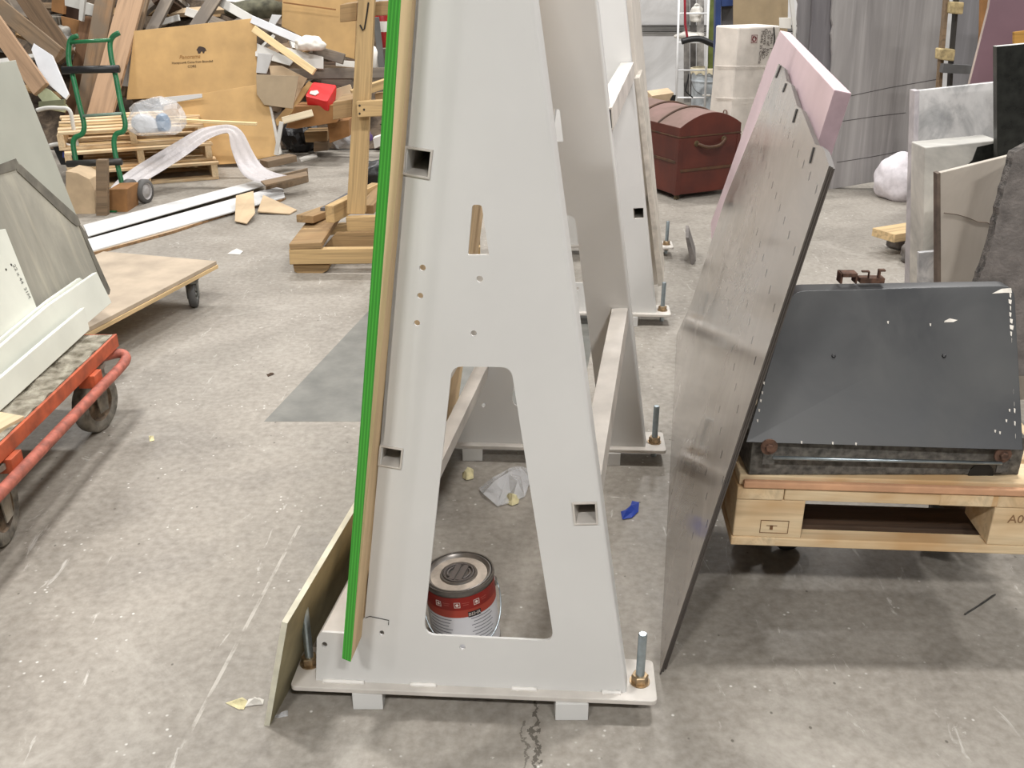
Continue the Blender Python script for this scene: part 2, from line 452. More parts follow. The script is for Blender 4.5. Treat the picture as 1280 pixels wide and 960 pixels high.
# stub feet
feet = []
for x0, x1, yb in ((441.5, 479, 887), (694, 735, 900.5)):
    q = F(x0, yb, 0), F(x1, yb, 0)
    xd = (q[1] - q[0]).normalized(); L = (q[1] - q[0]).length; yd = ZV.cross(xd)
    Mf = Matrix((xd, yd, ZV)).transposed().to_4x4(); Mf.translation = q[0]
    bm = NB(); box(bm, (0, 0, 0), (L, 0.06, 0.0448)); feet.append(obj('foot', bm, M_white, rack, Mf, bevel=0.0015))
# weld beads
welds = []
for x0, y0, x1, y1 in ((404, 851.5, 456, 855), (513, 857, 546, 858), (640, 863, 671, 864.5), (752, 866.5, 776, 867.5)):
    a, b = A(x0, y0), A(x1, y1); bm = NB(); n = 9
    pts = [a.lerp(b, i / n) - DV * 0.003 for i in range(n + 1)]
    for p in pts: p.z = zt + 0.002
    tube(bm, pts, [0.004 + 0.0015 * random.random() for _ in pts], 8); welds.append(obj('weld_bead', bm, M_weld, rack, smooth=True))
# levelling bolts
def bolt(px, py, top_py, bend=0.0):
    c = F(px, py, zt); L = V(px, top_py, c.y).z - zt
    bm = NB(); lathe(bm, [(0, -0.05), (0.0095, -0.05), (0.0095, L - .002), (0.008, L), (0, L)], 16, Matrix.Translation(c))
    b = obj('levelling_bolt', bm, M_zinc, rack, smooth=True); m = b.modifiers.new('es', 'EDGE_SPLIT'); m.split_angle = math.radians(40)
    bm = NB(); lathe(bm, [(0.0096, 0.003), (0.0185, 0.003), (0.0185, 0.018), (0.0165, 0.02), (0.0096, 0.02)], 6, Matrix.Translation(c)); obj('nut', bm, M_nut, b)
    bm = NB(); lathe(bm, [(0.0096, 0.0), (0.022, 0.0), (0.022, 0.003), (0.0096, 0.003)], 24, Matrix.Translation(c)); obj('washer', bm, M_nut, b)
    bm = NB(); lathe(bm, [(0.0096, 0.0), (0.0185, 0.0), (0.0185, 0.014), (0.0096, 0.014)], 6, Matrix.Translation(c - ZV * .028)); obj('lower_nut', bm, M_nut, b)
    return b
bR = bolt(799.5, 852, 792); bL = bolt(387.5, 829, 760)
repeat = [fp, fl, fl2, bpl] + feet + [bR, bL]
for sh in (B_SH, C_SH, D_SH):
    for o in list(repeat): copy_tree(o, sh, rack)
# hollow rails between the frames
def rail(q, length, name='rail', start=0.0, protrude=0.004):
    o4 = [A(*p) - DV * protrude for p in q]; i4 = []
    c = sum(o4, Vector()) / 4
    for p in o4:
        i4.append(c + (p - c) * 0.84)
    bm = NB(); prism(bm, [p + DV * start for p in o4], DV * (length + protrude), [[p + DV * start for p in i4]])
    prism(bm, [p + DV * (start + length - .02) for p in i4], DV * .004)  # plug added near the far end to stop light, keeping the hole dark
    return obj(name, bm, M_cream, rack, bevel=0.0008)
rail(TL, BL); rail(TM, BL)
rail(TR, BL)
r3 = rail(TR, 1.08, start=2.426); 
TRU = [(670, 256), (708, 254), (712, 298), (674, 300)]
rail(TRU, 2.42 - BL - .02, start=BL + .012)
# ledge channel that carries the plywood's foot
def strip(poly, t, length, name, start=0.006):
    P = [A(*p) for p in poly]; bm = NB()
    nrm = []
    for i in range(len(P)):
        d = P[min(i + 1, len(P) - 1)] - P[max(i - 1, 0)]; d.normalize(); nrm.append(DV.cross(d).normalized())
    prism(bm, [p + DV * start for p in P] + [p + DV * start + nn * t for p, nn in reversed(list(zip(P, nrm)))], DV * length)
    return obj(name, bm, M_cream, rack)
strip([(396, 846), (396.5, 796), (402, 790), (431, 792), (432, 812)], 0.004, BL - .01, 'ledge_channel')
bm = NB(); sp = [A(x, y, -.0012) for x, y in ((457, 772.5), (462, 770.5), (486, 775.5), (485.5, 781))]
tube(bm, sp, .0009, 5); obj('slot', bm, M_steel, rack, label='thin dark slot cut in the front plate')
# flat bar seen through the opening
rail([(461, 717), (484, 719), (482, 745), (459, 743)], BL - .012, start=.01)

# ------------------------------------------------------------------ plywood with the green edge
OFF = -0.085
gl = [(507, -300), (487, 0), (474.6, 210), (451, 530), (427.5, 823)]; gr = [(523, -300), (502.5, 0), (489, 210), (463.5, 530), (438.5, 827)]
PL_ = [A(x, y, OFF) for x, y in gl]; PR_ = [A(x, y, OFF) for x, y in gr]
LEN = BL + 0.085 + 0.10
mx = (PR_[3] - PL_[3]).normalized()
rootp = thing('plywood_sheet', 'plywood sheet with bright green painted edge leaning on the rack', 'plywood sheet', (PL_[-1].x, PL_[-1].y, 0))
bm = NB(); prism(bm, [p + DV * .002 for p in PL_ + PR_[::-1]], DV * (LEN - .002)); 
Mg = Matrix.Translation(PL_[-1]) @ Matrix((UV, DV, ZV)).transposed().to_4x4()
bm.transform(Mg.inverted())
# grain runs along the local x: rotate the frame so x points up the sheet
Mx = Mg @ Matrix.Rotation(-PI / 2, 4, 'Y'); bm.transform(Matrix.Rotation(-PI / 2, 4, 'Y').inverted())
obj('panel', bm, M_ply, rootp, Mx)
GK = (PL_[1] - PL_[4]).dot(UV) / (PL_[1] - PL_[4]).z; M_green = green_edge()
bm = NB(); prism(bm, PL_ + PR_[::-1], DV * 0.0022); bm.transform(Mg.inverted()); obj('painted_edge', bm, M_green, rootp, Mg, label='bright green painted front edge')
# ------------------------------------------------------------------ board standing left of the rack
a0 = F(330, 907, 0); a1 = V(356, 771, a0.y + 0.005)
upv = (a1 - a0)
M_cem = M('cement_board', (214, 210, 190), 0.85, var=0.1, sc=14); M_cemd = M('shaded_board_face', (150, 142, 112), 0.9, var=0.15, sc=8)  # darker face colour paints in the shade on the side facing the rack
xd = Vector((math.sin(PSI - .0), math.cos(PSI), 0))
cb = plate('backer_board', a0, xd, upv, 1.5, upv.length, 0.012, [M_cem, M_cemd], bevel=0)
for p in cb.data.polygons:
    if abs(p.normal.z) > 0.9: p.material_index = 1
tag(cb, 'pale narrow backer board standing on edge against left foot of the rack', 'board')
# ------------------------------------------------------------------ paint can inside the rack
CAN = Vector((-0.108, 1.845, 0.0)); CR = 0.0815; CH = 0.19
Mc = Matrix.Translation(CAN + Vector((0, 0, 0.0068))) @ Matrix.Rotation(math.radians(-4.6), 4, 'Y')
can = thing('paint_can', 'gallon paint can with red and white label standing inside the rack', 'paint can', CAN)
M_tin = M('tin_plate', (140, 135, 130), 0.35, var=0.12, sc=20, metal=0.75)
M_lid = M('lid_coating', (180, 168, 155), 0.55, var=0.14, sc=30)
M_red = M('red_label', (142, 32, 24), 0.45, var=0.1, sc=20); M_redb = M('brick_label_band', (168, 66, 50), 0.5, var=0.06)
M_lab = M('white_label', (214, 214, 218), 0.45, var=0.04); M_txt = M('grey_label_print', (128, 130, 136), 0.6); M_lgt = M('light_label_print', (226, 214, 206), 0.6)
bm = NB(); lathe(bm, [(0, 0.002), (CR - .004, 0.002), (CR, 0.0), (CR, 0.004), (CR - .0015, 0.006), (CR - .0015, 0.176), (CR, 0.179), (CR + .001, CH - .004), (CR, CH), (CR - .003, CH), (CR - .004, CH - .004), (CR - .006, CH - .006)], 64)
body = obj('can_body', bm, M_tin, can, Mc, smooth=True); mm = body.modifiers.new('es', 'EDGE_SPLIT'); mm.split_angle = math.radians(35)
bm = NB(); lathe(bm, [(CR - .006, CH - .006), (CR - .006, CH - .001), (CR - .009, CH), (CR - .012, CH - .004), (CR - .016, CH - .007), (0.044, CH - .007), (0.042, CH - .003), (0.038, CH - .003), (0.036, CH - .006), (0, CH - .006)], 64)
lid = obj('lid', bm, [M_lid, M_tin], can, Mc, smooth=True); mm = lid.modifiers.new('es', 'EDGE_SPLIT'); mm.split_angle = math.radians(30)
for p in lid.data.polygons:
    r = Vector((p.center.x, p.center.y)).length
    if r > CR - .016 or r < 0.045: p.material_index = 1
# moulded disc of the lid: ring, two bars, a slot on each side
bm = NB()
tube(bm, [(0.034 * math.cos(a), 0.034 * math.sin(a), CH - .003) for a in [2 * PI * i / 36 for i in range(36)]], 0.0024, 6, closed=True)
for x in (-0.009, 0.009):
    box(bm, (x - .0065, -0.029, CH - .006), (x + .0065, 0.029, CH - .0015))
for s in (-1, 1):
    tube(bm, [(s * 0.026 * math.cos(a), 0.026 * math.sin(a), CH - .0035) for a in [-.8 + 1.6 * i / 10 for i in range(11)]], 0.0022, 6)
obj('lid_handle_disc', bm, M('dark_lid_metal', (104, 96, 92), 0.5), lid, Mc @ Matrix.Rotation(-.28, 4, 'Z'), smooth=False)
def wrap(z0, z1, r, a0=0, a1=2 * PI, seg=64):
    bm = NB(); n = max(2, int(seg * (a1 - a0) / (2 * PI))); A_, B_ = [], []
    for i in range(n + 1):
        a = a0 + (a1 - a0) * i / n
        A_.append(bm.verts.new((r * math.cos(a), r * math.sin(a), z0))); B_.append(bm.verts.new((r * math.cos(a), r * math.sin(a), z1)))
    for i in range(n): bm.faces.new((A_[i], A_[i + 1], B_[i + 1], B_[i]))
    return bm
RL = CR - .0009
lab = obj('label', wrap(0.008, 0.120, RL), M_lab, can, Mc, smooth=True, label='white lower label with fine print')
redl = obj('label', wrap(0.120, 0.174, RL), M_red, can, Mc, smooth=True, label='dark red upper label band')
obj('label_stripe', wrap(0.120, 0.140, RL + .0003), M_redb, redl, Mc, smooth=True)
def on_can(ang, z, h=RL + .0006):
    a = math.radians(ang); nrm = Vector((math.cos(a), math.sin(a), 0)); t = Vector((-math.sin(a), math.cos(a), 0))
    Ml = Matrix((t, ZV, nrm)).transposed().to_4x4(); Ml.translation = nrm * h + ZV * z; return Mc @ Ml
def bend_text(name, body, ang, z, size, mat, parent):
    o = text_obj(name, body, Mc, size, mat, parent, ext=0.0)
    a0 = math.radians(ang)
    for v in o.data.vertices:
        a = a0 + v.co.x / RL; v.co = Vector(((RL + .0006) * math.cos(a), (RL + .0006) * math.sin(a), z + v.co.y))
    return o
# fine print lines, three little pictograms with a word each, the black tag with a pale word
for i, z in enumerate((0.112, 0.103, 0.094, 0.085, 0.076, 0.067, 0.058, 0.049)):
    for a0, a1 in ((-150, -104 - (i % 3) * 3), (-72, -34 + (i % 2) * 4)):
        obj('fine_print', wrap(z, z + .0022, RL + .0004, math.radians(a0 + 4 * (i % 2)), math.radians(a1)), M_txt, lab, Mc)
for ang, word in ((-124, 'PRIMER'), (-92, 'ACRYLIC'), (-60, 'ONE COAT')):
    bm = NB(); 
    for (x0, y0, x1, y1) in ((-.007, -.007, .007, -.0058), (-.007, .0058, .007, .007), (-.007, -.007, -.0058, .007), (.0058, -.007, .007, .007)): box(bm, (x0, y0, 0), (x1, y1, .0004))
    lathe(bm, [(0.0036, 0), (0.0036, .0004), (0, .0004)], 12)
    obj('pictogram', bm, M_lgt, redl, on_can(ang, 0.155))
for ang in (-110, -78, -46):
    for z, l in ((0.158, 12), (0.153, 9)):
        obj('fine_print', wrap(z, z + .0012, RL + .0004, math.radians(ang - l / 2), math.radians(ang + l / 2)), M('dusky_label_print', (190, 110, 96), .6), redl, Mc)
bt = obj('brand_tag', wrap(0.118, 0.133, RL + .0006, math.radians(-76), math.radians(-54)), M_black, redl, Mc, label='small black tag with pale lettering')
t_ = bend_text('tag_lettering', 'BEHR', -65, 0.1255, 0.0125, M_lgt, redl)
for v in t_.data.vertices: v.co.x *= 1.006; v.co.y *= 1.006
# wire bail and its ear
bm = NB(); a0, a1 = math.radians(-5), math.radians(175); pts = []
for i in range(33):
    t = i / 32; a = math.radians(8) - PI * 1.02 * t
    pts.append(Vector(((CR + .004 + .012 * math.sin(PI * t) ** .5) * math.cos(a), (CR + .004) * math.sin(a), 0.150 - 0.118 * math.sin(PI * t) ** .8)))
tube(bm, pts, 0.0016, 8); obj('wire_handle', bm, M_zinc, can, Mc, smooth=True)
bm = NB(); lathe(bm, [(0.012, 0), (0.012, .003), (0.006, .006), (0, .006)], 20)
obj('handle_ear', bm, M_tin, can, Mc @ Matrix.Translation((CR * math.cos(math.radians(8)) - .001, CR * math.sin(math.radians(8)), .15)) @ Matrix.Rotation(PI / 2, 4, 'Y'))
bm = NB(); lathe(bm, [(0.012, 0), (0.012, .003), (0.006, .006), (0, .006)], 20)
obj('handle_ear', bm, M_black, can, Mc @ Matrix.Rotation(math.radians(186), 4, 'Z') @ Matrix.Translation((CR - .001, 0, .15)) @ Matrix.Rotation(PI / 2, 4, 'Y'))

# ------------------------------------------------------------------ perforated sheets, leaning right
B0, B1 = F(824, 848, 0), F(846, 418, 0)
xs = (B1 - B0).normalized()
def top_on(tau, px, py):
    up = (ZV * math.cos(tau) + ZV.cross(xs) * -math.sin(tau)); n = xs.cross(up)
    return PLN(px, py, B0, n), up, n
best = min((abs((top_on(t / 1000, 1032, 200)[0] - B0).dot(xs)), t / 1000) for t in range(20, 900))
TAU = best[1]; T0, UPS, NS = top_on(TAU, 1032, 200)
HS = (T0 - B0).dot(UPS)
if NS.x > 0: NS = -NS                    # faces the rack
LS = (PLN(978, 84, B0, NS) - B0).dot(xs)
print('SHEET tau', math.degrees(TAU), 'H', HS, 'L', (B1 - B0).length, LS)
def st(px, py):
    g = PLN(px, py, B0, NS) - B0; return g.dot(xs), g.dot(UPS)
def perf(up_sign=1):
    k = NT('perforated_sheet'); t = k.n('ShaderNodeTexCoord'); s = k.n('ShaderNodeSeparateXYZ'); k.l(t.outputs['Object'], s.inputs[0])
    o = st(922, 512); p1 = st(899, 512.5); p2 = st(919.5, 484.4); d0, d1 = st(923.3, 506), st(920.6, 518)
    ax, ay = p1[0] - o[0], p1[1] - o[1]; bx, by = p2[0] - o[0], p2[1] - o[1]; det = ax * by - bx * ay
    def lincomb(cx, cy, c0): return k.math('ADD', k.math('ADD', k.math('MULTIPLY', s.outputs['X'], cx), k.math('MULTIPLY', s.outputs['Y'], cy)), c0)
    i = lincomb(by / det, -bx / det, -(by * o[0] - bx * o[1]) / det + .5); j = lincomb(-ay / det, ax / det, -(-ay * o[0] + ax * o[1]) / det + .5)
    fi = k.math('SUBTRACT', k.math('FRACT', i), .5); fj = k.math('SUBTRACT', k.math('FRACT', j), .5)
    lx = k.math('ADD', k.math('MULTIPLY', fi, ax), k.math('MULTIPLY', fj, bx)); ly = k.math('ADD', k.math('MULTIPLY', fi, ay), k.math('MULTIPLY', fj, by))
    dx, dy = d1[0] - d0[0], d1[1] - d0[1]; L = math.hypot(dx, dy); dx /= L; dy /= L
    along = k.math('ABSOLUTE', k.math('ADD', k.math('MULTIPLY', lx, dx), k.math('MULTIPLY', ly, dy)))
    acr = k.math('ABSOLUTE', k.math('SUBTRACT', k.math('MULTIPLY', lx, dy), k.math('MULTIPLY', ly, dx)))
    slit = k.math('MULTIPLY', k.math('LESS_THAN', acr, 0.0052), k.math('LESS_THAN', along, L * .42))
    v = k.coords((1, 1, 1)); n1 = k.noise(v, 2.2, 5, .6, 1.0)
    base = k.ramp(n1, [(0.35, rgb((152, 145, 138))), (0.6, rgb((168, 161, 154))), (0.72, rgb((182, 176, 169)))])
    k.l(k.mix(slit, base, rgb((22, 20, 18))), k.b.inputs['Base Color'])
    k.l(k.ramp(n1, [(0.3, (0.08, 0.08, 0.08, 1)), (0.7, (0.22, 0.22, 0.22, 1))]), k.b.inputs['Roughness'])
    k.b.inputs['Specular IOR Level'].default_value = 0.65
    return k.m
M_perf = perf(); M_edge = M('dark_sheet_edge', (84, 78, 73), 0.5)
labs = ['glossy grey perforated sheet leaning right of the rack, nearest of three in the stack',
        'grey sheet with dark edge, middle of three leaning together against the pallet',
        'grey sheet with dark edge, rearmost of three, closest to the pallet']
TSH = 0.0032
off0 = 0
for i in range(3):
    up = UPS; c = B0 - NS * (TSH + 0.0026) * i + xs * (0.004 * i) + UPS * (0.003)
    # lift so that its lower edge rests on the floor
    zmin = min((c + xs * a - NS * b).z for a in (0, LS) for b in (0, TSH)); c = c - UPS * ((zmin - 0.0005) / UPS.z)
    tr = [(833, 846 - i), (846, 418), (865, 376), (906, 250), (948, 146), (964, 104), (973, 80), (979, 85), (983, 102), (988, 105), (996, 133), (1001.5, 137), (1018.6, 181), (1027, 184), (1030, 188), (1036, 208)]
    pts = []
    for (qx, qy) in tr:
        g = PLN(qx, qy, B0, NS) - B0; pts.append((g.dot(xs), max(0.0, g.dot(UPS))))
    pts[0] = (0.012, 0.0); pts[1] = (pts[1][0], 0.0)
    pts = [(a + .006 * i, b - .004 * i if b > .5 else b) for a, b in pts]
    sh = plate('perforated_sheet', c, xs, up, 0, 0, -TSH if (xs.cross(up)).dot(NS) > 0 else TSH, [M_perf, M_edge], bevel=0, pts=pts)
    for p in sh.data.polygons:
        if abs(p.normal.z) < 0.5: p.material_index = 1
    tag(sh, labs[i], 'sheet', 'perforated sheets leaning beside the rack')
for o_ in [x for x in W if x.name == 'perforated_sheet']:
    for (x0, y0, x1, y1) in ((975, 82, 969, 97), (982, 104, 978, 115), (995.5, 136, 990.5, 153), (1016.5, 184, 1011.5, 204)):
        bm = NB(); prism(bm, [PLN(x, y, B0 + NS * .002, NS) for x, y in ((x0 - .8, y0), (x0 + .9, y0), (x1 + .9, y1), (x1 - .8, y1))], -NS * .001); obj('edge_slot', bm, M_black, o_)
# pink foam board behind them
M_pink = M('pink_foam', (200, 178, 182), 0.75, var=0.03, sc=5); M_pinke = M('pink_foam_edge', (166, 144, 150), 0.85, var=0.05, sc=30)
q = B0 - NS * (3 * (TSH + .0026) + .006)
f0 = PLN(1043, 112, q, NS); f1 = PLN(979, 40, q, NS)
s0 = (f0 - q).dot(xs); t0 = (f0 - q).dot(UPS); s1 = (f1 - q).dot(xs)
print('FOAM', s0, t0, s1)
TF = 0.034
fc = q + xs * s0
ftr = [(1043, 112), (975, 38), (960, 75), (905, 233), (870, 345)]
fpl = [((PLN(x, y, q, NS) - fc).dot(xs), (PLN(x, y, q, NS) - fc).dot(UPS)) for x, y in ftr]
FZ = 0.445
def zat(t): return (fc + UPS * t).z
tb = (FZ - fc.z + 0.012) / UPS.z
fpl = [(max(0, a), b) for a, b in fpl[:-1]] + [(fpl[-1][0], tb)] + [(max(0, (PLN(x, y, q, NS) - fc).dot(xs)), (PLN(x, y, q, NS) - fc).dot(UPS)) for x, y in ((872, 520), (912, 430), (962, 310), (1018, 191))]
fpl = [(a, max(b, tb)) for a, b in fpl]
fo = plate('foam_board', fc, xs, UPS, 0, 0, -TF if (xs.cross(UPS)).dot(NS) > 0 else TF, [M_pink, M_pinke], bevel=0.002, pts=fpl)
for p in fo.data.polygons:
    if p.normal.x < -0.9: p.material_index = 1
tag(fo, 'thick pink foam insulation board leaning behind the perforated sheets', 'foam board')

# ------------------------------------------------------------------ pallet on a dolly, black cabinet on it
YA = math.radians(-3.6); px_d = Vector((math.cos(YA), math.sin(YA), 0)); py_d = Vector((-math.sin(YA), math.cos(YA), 0))
PO = V(914, 681, 1.87); PZ = PO.z
PM = Matrix((px_d, py_d, ZV)).transposed().to_4x4(); PM.translation = PO
PW, PD = (PM.inverted() @ PLN(1241, 650, PO, -py_d)).x + .155, 0.50
pal = thing('pallet', 'pale pine block pallet carrying the black cabinet, raised on a dolly', 'pallet', PO)
def pbox(name, lo, hi, mat, parent=pal, along='x', bevel=0.003, Mw=PM):
    lo, hi = Vector(lo), Vector(hi); bm = NB()
    if along == 'x':
        Ml = Mw @ Matrix.Translation(lo); box(bm, (0, 0, 0), hi - lo)
    else:
        Ml = Mw @ Matrix.Translation(Vector((hi.x, lo.y, lo.z))) @ Matrix.Rotation(PI / 2, 4, 'Z'); box(bm, (0, 0, 0), (hi.y - lo.y, hi.x - lo.x, hi.z - lo.z))
    return obj(name, bm, mat, parent, Ml, bevel=bevel)
zb = [0, 0.022, 0.122, 0.154, 0.186]
blk = []
for bx in (0.0, 0.475, PW - .155):
    for by in (0.0, PD - .14):
        if bx == 0.475 and by == 0: continue
        blk.append(pbox('block', (bx + (.0 if bx else .001), by + .002, zb[1]), (bx + .155, by + .14, zb[2]), M_pallet))
# lower boards: two end caps at the front corners, a long board between them
for y, d_ in ((0, .045), (PD - .12, .10)): pbox('bottom_board', (0.0, y, zb[0]), (PW, y + d_, zb[1]), M_pallet)
pbox('bottom_board', (-.002, -0.001, 0.0005), (0.10, PD, zb[1] + .0006), M_pallet, along='y')
for x0, x1 in ((0.0, .104), (0.445, .56), (PW - .155, PW)): pbox('stringer_board', (x0, -.0015, zb[2]), (x1, PD, zb[3]), M_pallet, along='y')
pbox('stringer_board', (0.106, 0, zb[2]), (PW - .106, .1, zb[3]), M_pallet)
y = 0.008
while y < PD - .08:
    pbox('deck_board', (0.004, y, zb[3]), (PW + .02, y + .095, zb[4] - .006), M_pallet); y += .118
pbox('deck_board', (0.012, -.008, zb[3] + .001), (PW + .03, .006, zb[4] - .014), M('reddish_pine', (206, 158, 122), 0.8, var=.12, sc=8), along='x')
# stamped characters on the right hand block, burnt square on the left one
nrm = -py_d
def face_m(lx, lz, d=-.0006):
    Ml = Matrix((px_d, ZV, -py_d)).transposed().to_4x4(); Ml.translation = PM @ Vector((lx, d + .002, lz)); return Ml
def loc_px(px, py):
    p = PLN(px, py, PO, -py_d); l = PM.inverted() @ p; return l.x, l.z
lx, lz = loc_px(1274, 650)
text_obj('stamp', 'A06-', face_m(lx + .006, lz), 0.030, M('stamp_ink', (140, 108, 76), .9), pal, ext=.0003)
lx, lz = loc_px(968, 659)
bm = NB()
for (x0, y0, x1, y1) in ((-.032, -.017, .032, -.0155), (-.032, .0155, .032, .017), (-.032, -.017, -.0305, .017), (.0305, -.017, .032, .017), (-.018, .002, .006, .0035), (-.01, -.008, -.003, .004)): box(bm, (x0, y0, 0), (x1, y1, .0004))
obj('stamp', bm, M('stamp_burn', (120, 86, 56), .9), pal, face_m(lx, lz))
# dolly
dol = thing('furniture_dolly', 'low dark wooden dolly on castors under the raised pallet', 'dolly', (PO.x + .2, PO.y + .3, 0))
M_dkw = WOOD('dark_dolly_wood', (82, 64, 50), 0.6)
Mdz = PM.copy(); Mdz.translation = Vector((PO.x, PO.y, 0)); top = PZ - .0015
for y in (0.10, 0.36): pbox('rail_board', (0.10, y, top - .04), (0.70, y + .10, top), M_dkw, dol, Mw=Mdz)
for x in (0.12, 0.58): pbox('cross_board', (x, 0.14, top - .06), (x + .10, 0.47, top - .041), M_dkw, dol, along='y', Mw=Mdz)
def caster(parent, c, ztop, r, wd=.03, yaw=0.0, fork=None, rub=None, hub=None):
    """swivel castor whose wheel stands on the floor below c"""
    fork = fork or M_steel; rub = rub or M_rubber
    a = Vector((math.cos(yaw), math.sin(yaw), 0)); x = Vector((-a.y, a.x, 0))     # a rolls, x is the axle
    wc = Vector((c.x, c.y, r))
    root = None
    bm = NB(); box(bm, (-.045, -.04, ztop - .006), (.045, .04, ztop)); bm.transform(Matrix.Translation((c.x, c.y, 0)) @ Matrix.Rotation(yaw, 4, 'Z'))
    root = obj('caster', bm, fork, parent)
    bm = NB(); lathe(bm, [(0, 0), (r * .5, 0), (r * .5, ztop - .006 - 2.25 * r if ztop - 2.25 * r > .02 else .012), (0, .02)], 20, Matrix.Translation((c.x, c.y, 2.2 * r if 2.2 * r < ztop - .02 else ztop - .03)))
    for s in (-1, 1):
        w2 = wd / 2 + .006; p = []
        base = Vector((c.x, c.y, 0)) + x * s * w2
        lp = [base + a * (-r * .38) + ZV * (ztop - .01), base + a * (r * .38) + ZV * (ztop - .01), base + a * (r * .22) + ZV * (r - .3 * r), base - a * (r * .22) + ZV * (r - .3 * r)]
        prism(bm, lp, x * (s * .004))
    obj('fork', bm, fork, root)
    Mw_ = axis_m(wc, x); bm = NB(); h = wd / 2
    lathe(bm, [(r * .62, -h * .9), (r * .92, -h), (r * .985, -h * .7), (r, 0), (r * .985, h * .7), (r * .92, h), (r * .62, h * .9)], 32, Mw_)
    wl = obj('wheel', bm, rub, root, smooth=True)
    bm = NB(); lathe(bm, [(0, -h * 1.05), (r * .2, -h * 1.05), (r * .22, -h * .6), (r * .55, -h * .55), (r * .62, -h * .9), (r * .62, h * .9), (r * .55, h * .55), (r * .22, h * .6), (r * .2, h * 1.05), (0, h * 1.05)], 24, Mw_)
    obj('hub', bm, hub or M_steel, wl)
    return root
for px, py in ((989, 696), (1171, 697)):
    c = F(px, py, 0); c.y += .04; caster(dol, c, top - .061, .05, .026, yaw=.3, rub=M('dark_rubber', (52, 50, 48), .6))
for dx in (0.16, 0.73): caster(dol, Mdz @ Vector((dx, .42, 0)), top - .061, .05, .026, yaw=-.4, rub=M('dark_rubber', (52, 50, 48), .6))

# black cabinet with a sloping front
def blackmetal():
    k = NT('black_enamel'); v = k.coords((1, 1, 1)); n1 = k.noise(v, 3.5, 5, .6, .6); n2 = k.noise(k.coords((3, 3, 46)), 2.0, 4, .7)
    col = k.ramp(n1, [(0.3, rgb((50, 51, 53))), (0.7, rgb((70, 70, 69)))])
    k.l(k.mix(k.ramp(n2, [(0.73, (0, 0, 0, 1)), (0.80, (.35, .35, .35, 1))]), col, rgb((150, 148, 144))), k.b.inputs['Base Color'])
    k.l(k.ramp(n1, [(0.3, (.34, .34, .34, 1)), (0.7, (.5, .5, .5, 1))]), k.b.inputs['Roughness']); return k.m
M_blk = blackmetal(); M_galv = M('galvanised_steel', (104, 101, 96), 0.55, var=0.3, sc=70, metal=0.35)
M_chip = M('chipped_paint', (206, 200, 190), 0.8, var=.1, sc=40); M_rust = M('rust', (98, 72, 58), 0.9, var=.3, sc=60)
zdk = PZ + zb[4]
yb = PO.y - .015
SB = V(936, 554, yb).z; 
zT = V(1130, 357, yb + .24).z
pF = Vector((0, yb, SB)); nF = Vector((0, -(zT - SB), .24)).normalized()
cab = thing('black_cabinet', 'black enamelled metal cabinet with sloping chipped front sitting on the pallet', 'cabinet', (0.85, yb + .2, zdk))
fpts = roundp([(932, 553), (990, 364), (1268, 357), (1279, 563)], [2, 16, 16, 2])
P_ = [PLN(p.x, p.y, pF, nF) for p in fpts]
bm = NB(); fr, bk = prism(bm, P_, (0, 0.006, 0))
cxm = 0.9
for f_, b_ in zip(fr[0], bk[0]):
    tt = (f_.co.z - SB) / (zT - SB)
    b_.co = Vector((f_.co.x + (0.15 * (1 - tt) if f_.co.x < cxm else 0), yb + .41 - .135 * tt, SB + (f_.co.z - SB) * 1.0))
hood = obj('hood', bm, M_blk, cab, bevel=0.018, seg=5)
for p in hood.data.polygons: p.use_smooth = True
mm = hood.modifiers.new('es', 'EDGE_SPLIT'); mm.split_angle = math.radians(50)
bx0, bx1 = V(936, 590, yb + .02).x, V(1274, 590, yb + .02).x
bm = NB(); box(bm, (bx0, yb + .02, zdk - .0055), (bx1, yb + .19, SB + .004)); bs = obj('base_box', bm, M_galv, cab, bevel=.003)
h0 = V(1226, 592, yb + .019); bm = NB(); lathe(bm, [(0, 0), (.028, 0), (.028, .0012), (0, .0012)], 24, axis_m(h0 - ZV * .002, (0, -1, 0))); obj('port', bm, M_black, bs)
ra, rb = V(966, 572, yb - .006), V(1252, 579, yb - .006)
bm = NB(); tube(bm, [ra, rb], .0042, 8); rod = obj('rod', bm, M_zinc, cab, smooth=True)
for (px, py, tx, ty) in ((961, 558, 961, 573), (1253, 568, 1254, 583)):
    c = V(px, py, yb - .001); bm = NB(); lathe(bm, [(0, 0), (.0185, 0), (.0185, .004), (.008, .004)], 24, axis_m(c, (0, -1, 0))); wsh = obj('washer', bm, M_rust, cab)
    bm = NB(); lathe(bm, [(.0001, .004), (.0085, .004), (.0085, .013), (0, .013)], 6, axis_m(c, (0, -1, 0))); obj('bolt_head', bm, M_rust, wsh)
    c2 = V(tx, ty, yb - .004); bm = NB(); prism(bm, [c2 + Vector((x * .013, 0, z * .015)) for x, z in ((-1, -1), (1, -1), (1, 1), (-1, 1))], (0, .004, 0)); obj('bracket', bm, M_galv, cab)
for px, py in ((1042, 445), (1180, 445)):
    c = PLN(px, py, pF, nF); bm = NB(); lathe(bm, [(0, 0), (.005, 0), (.004, .003), (0, .004)], 12, axis_m(c, nF)); obj('rivet', bm, M_black, cab)
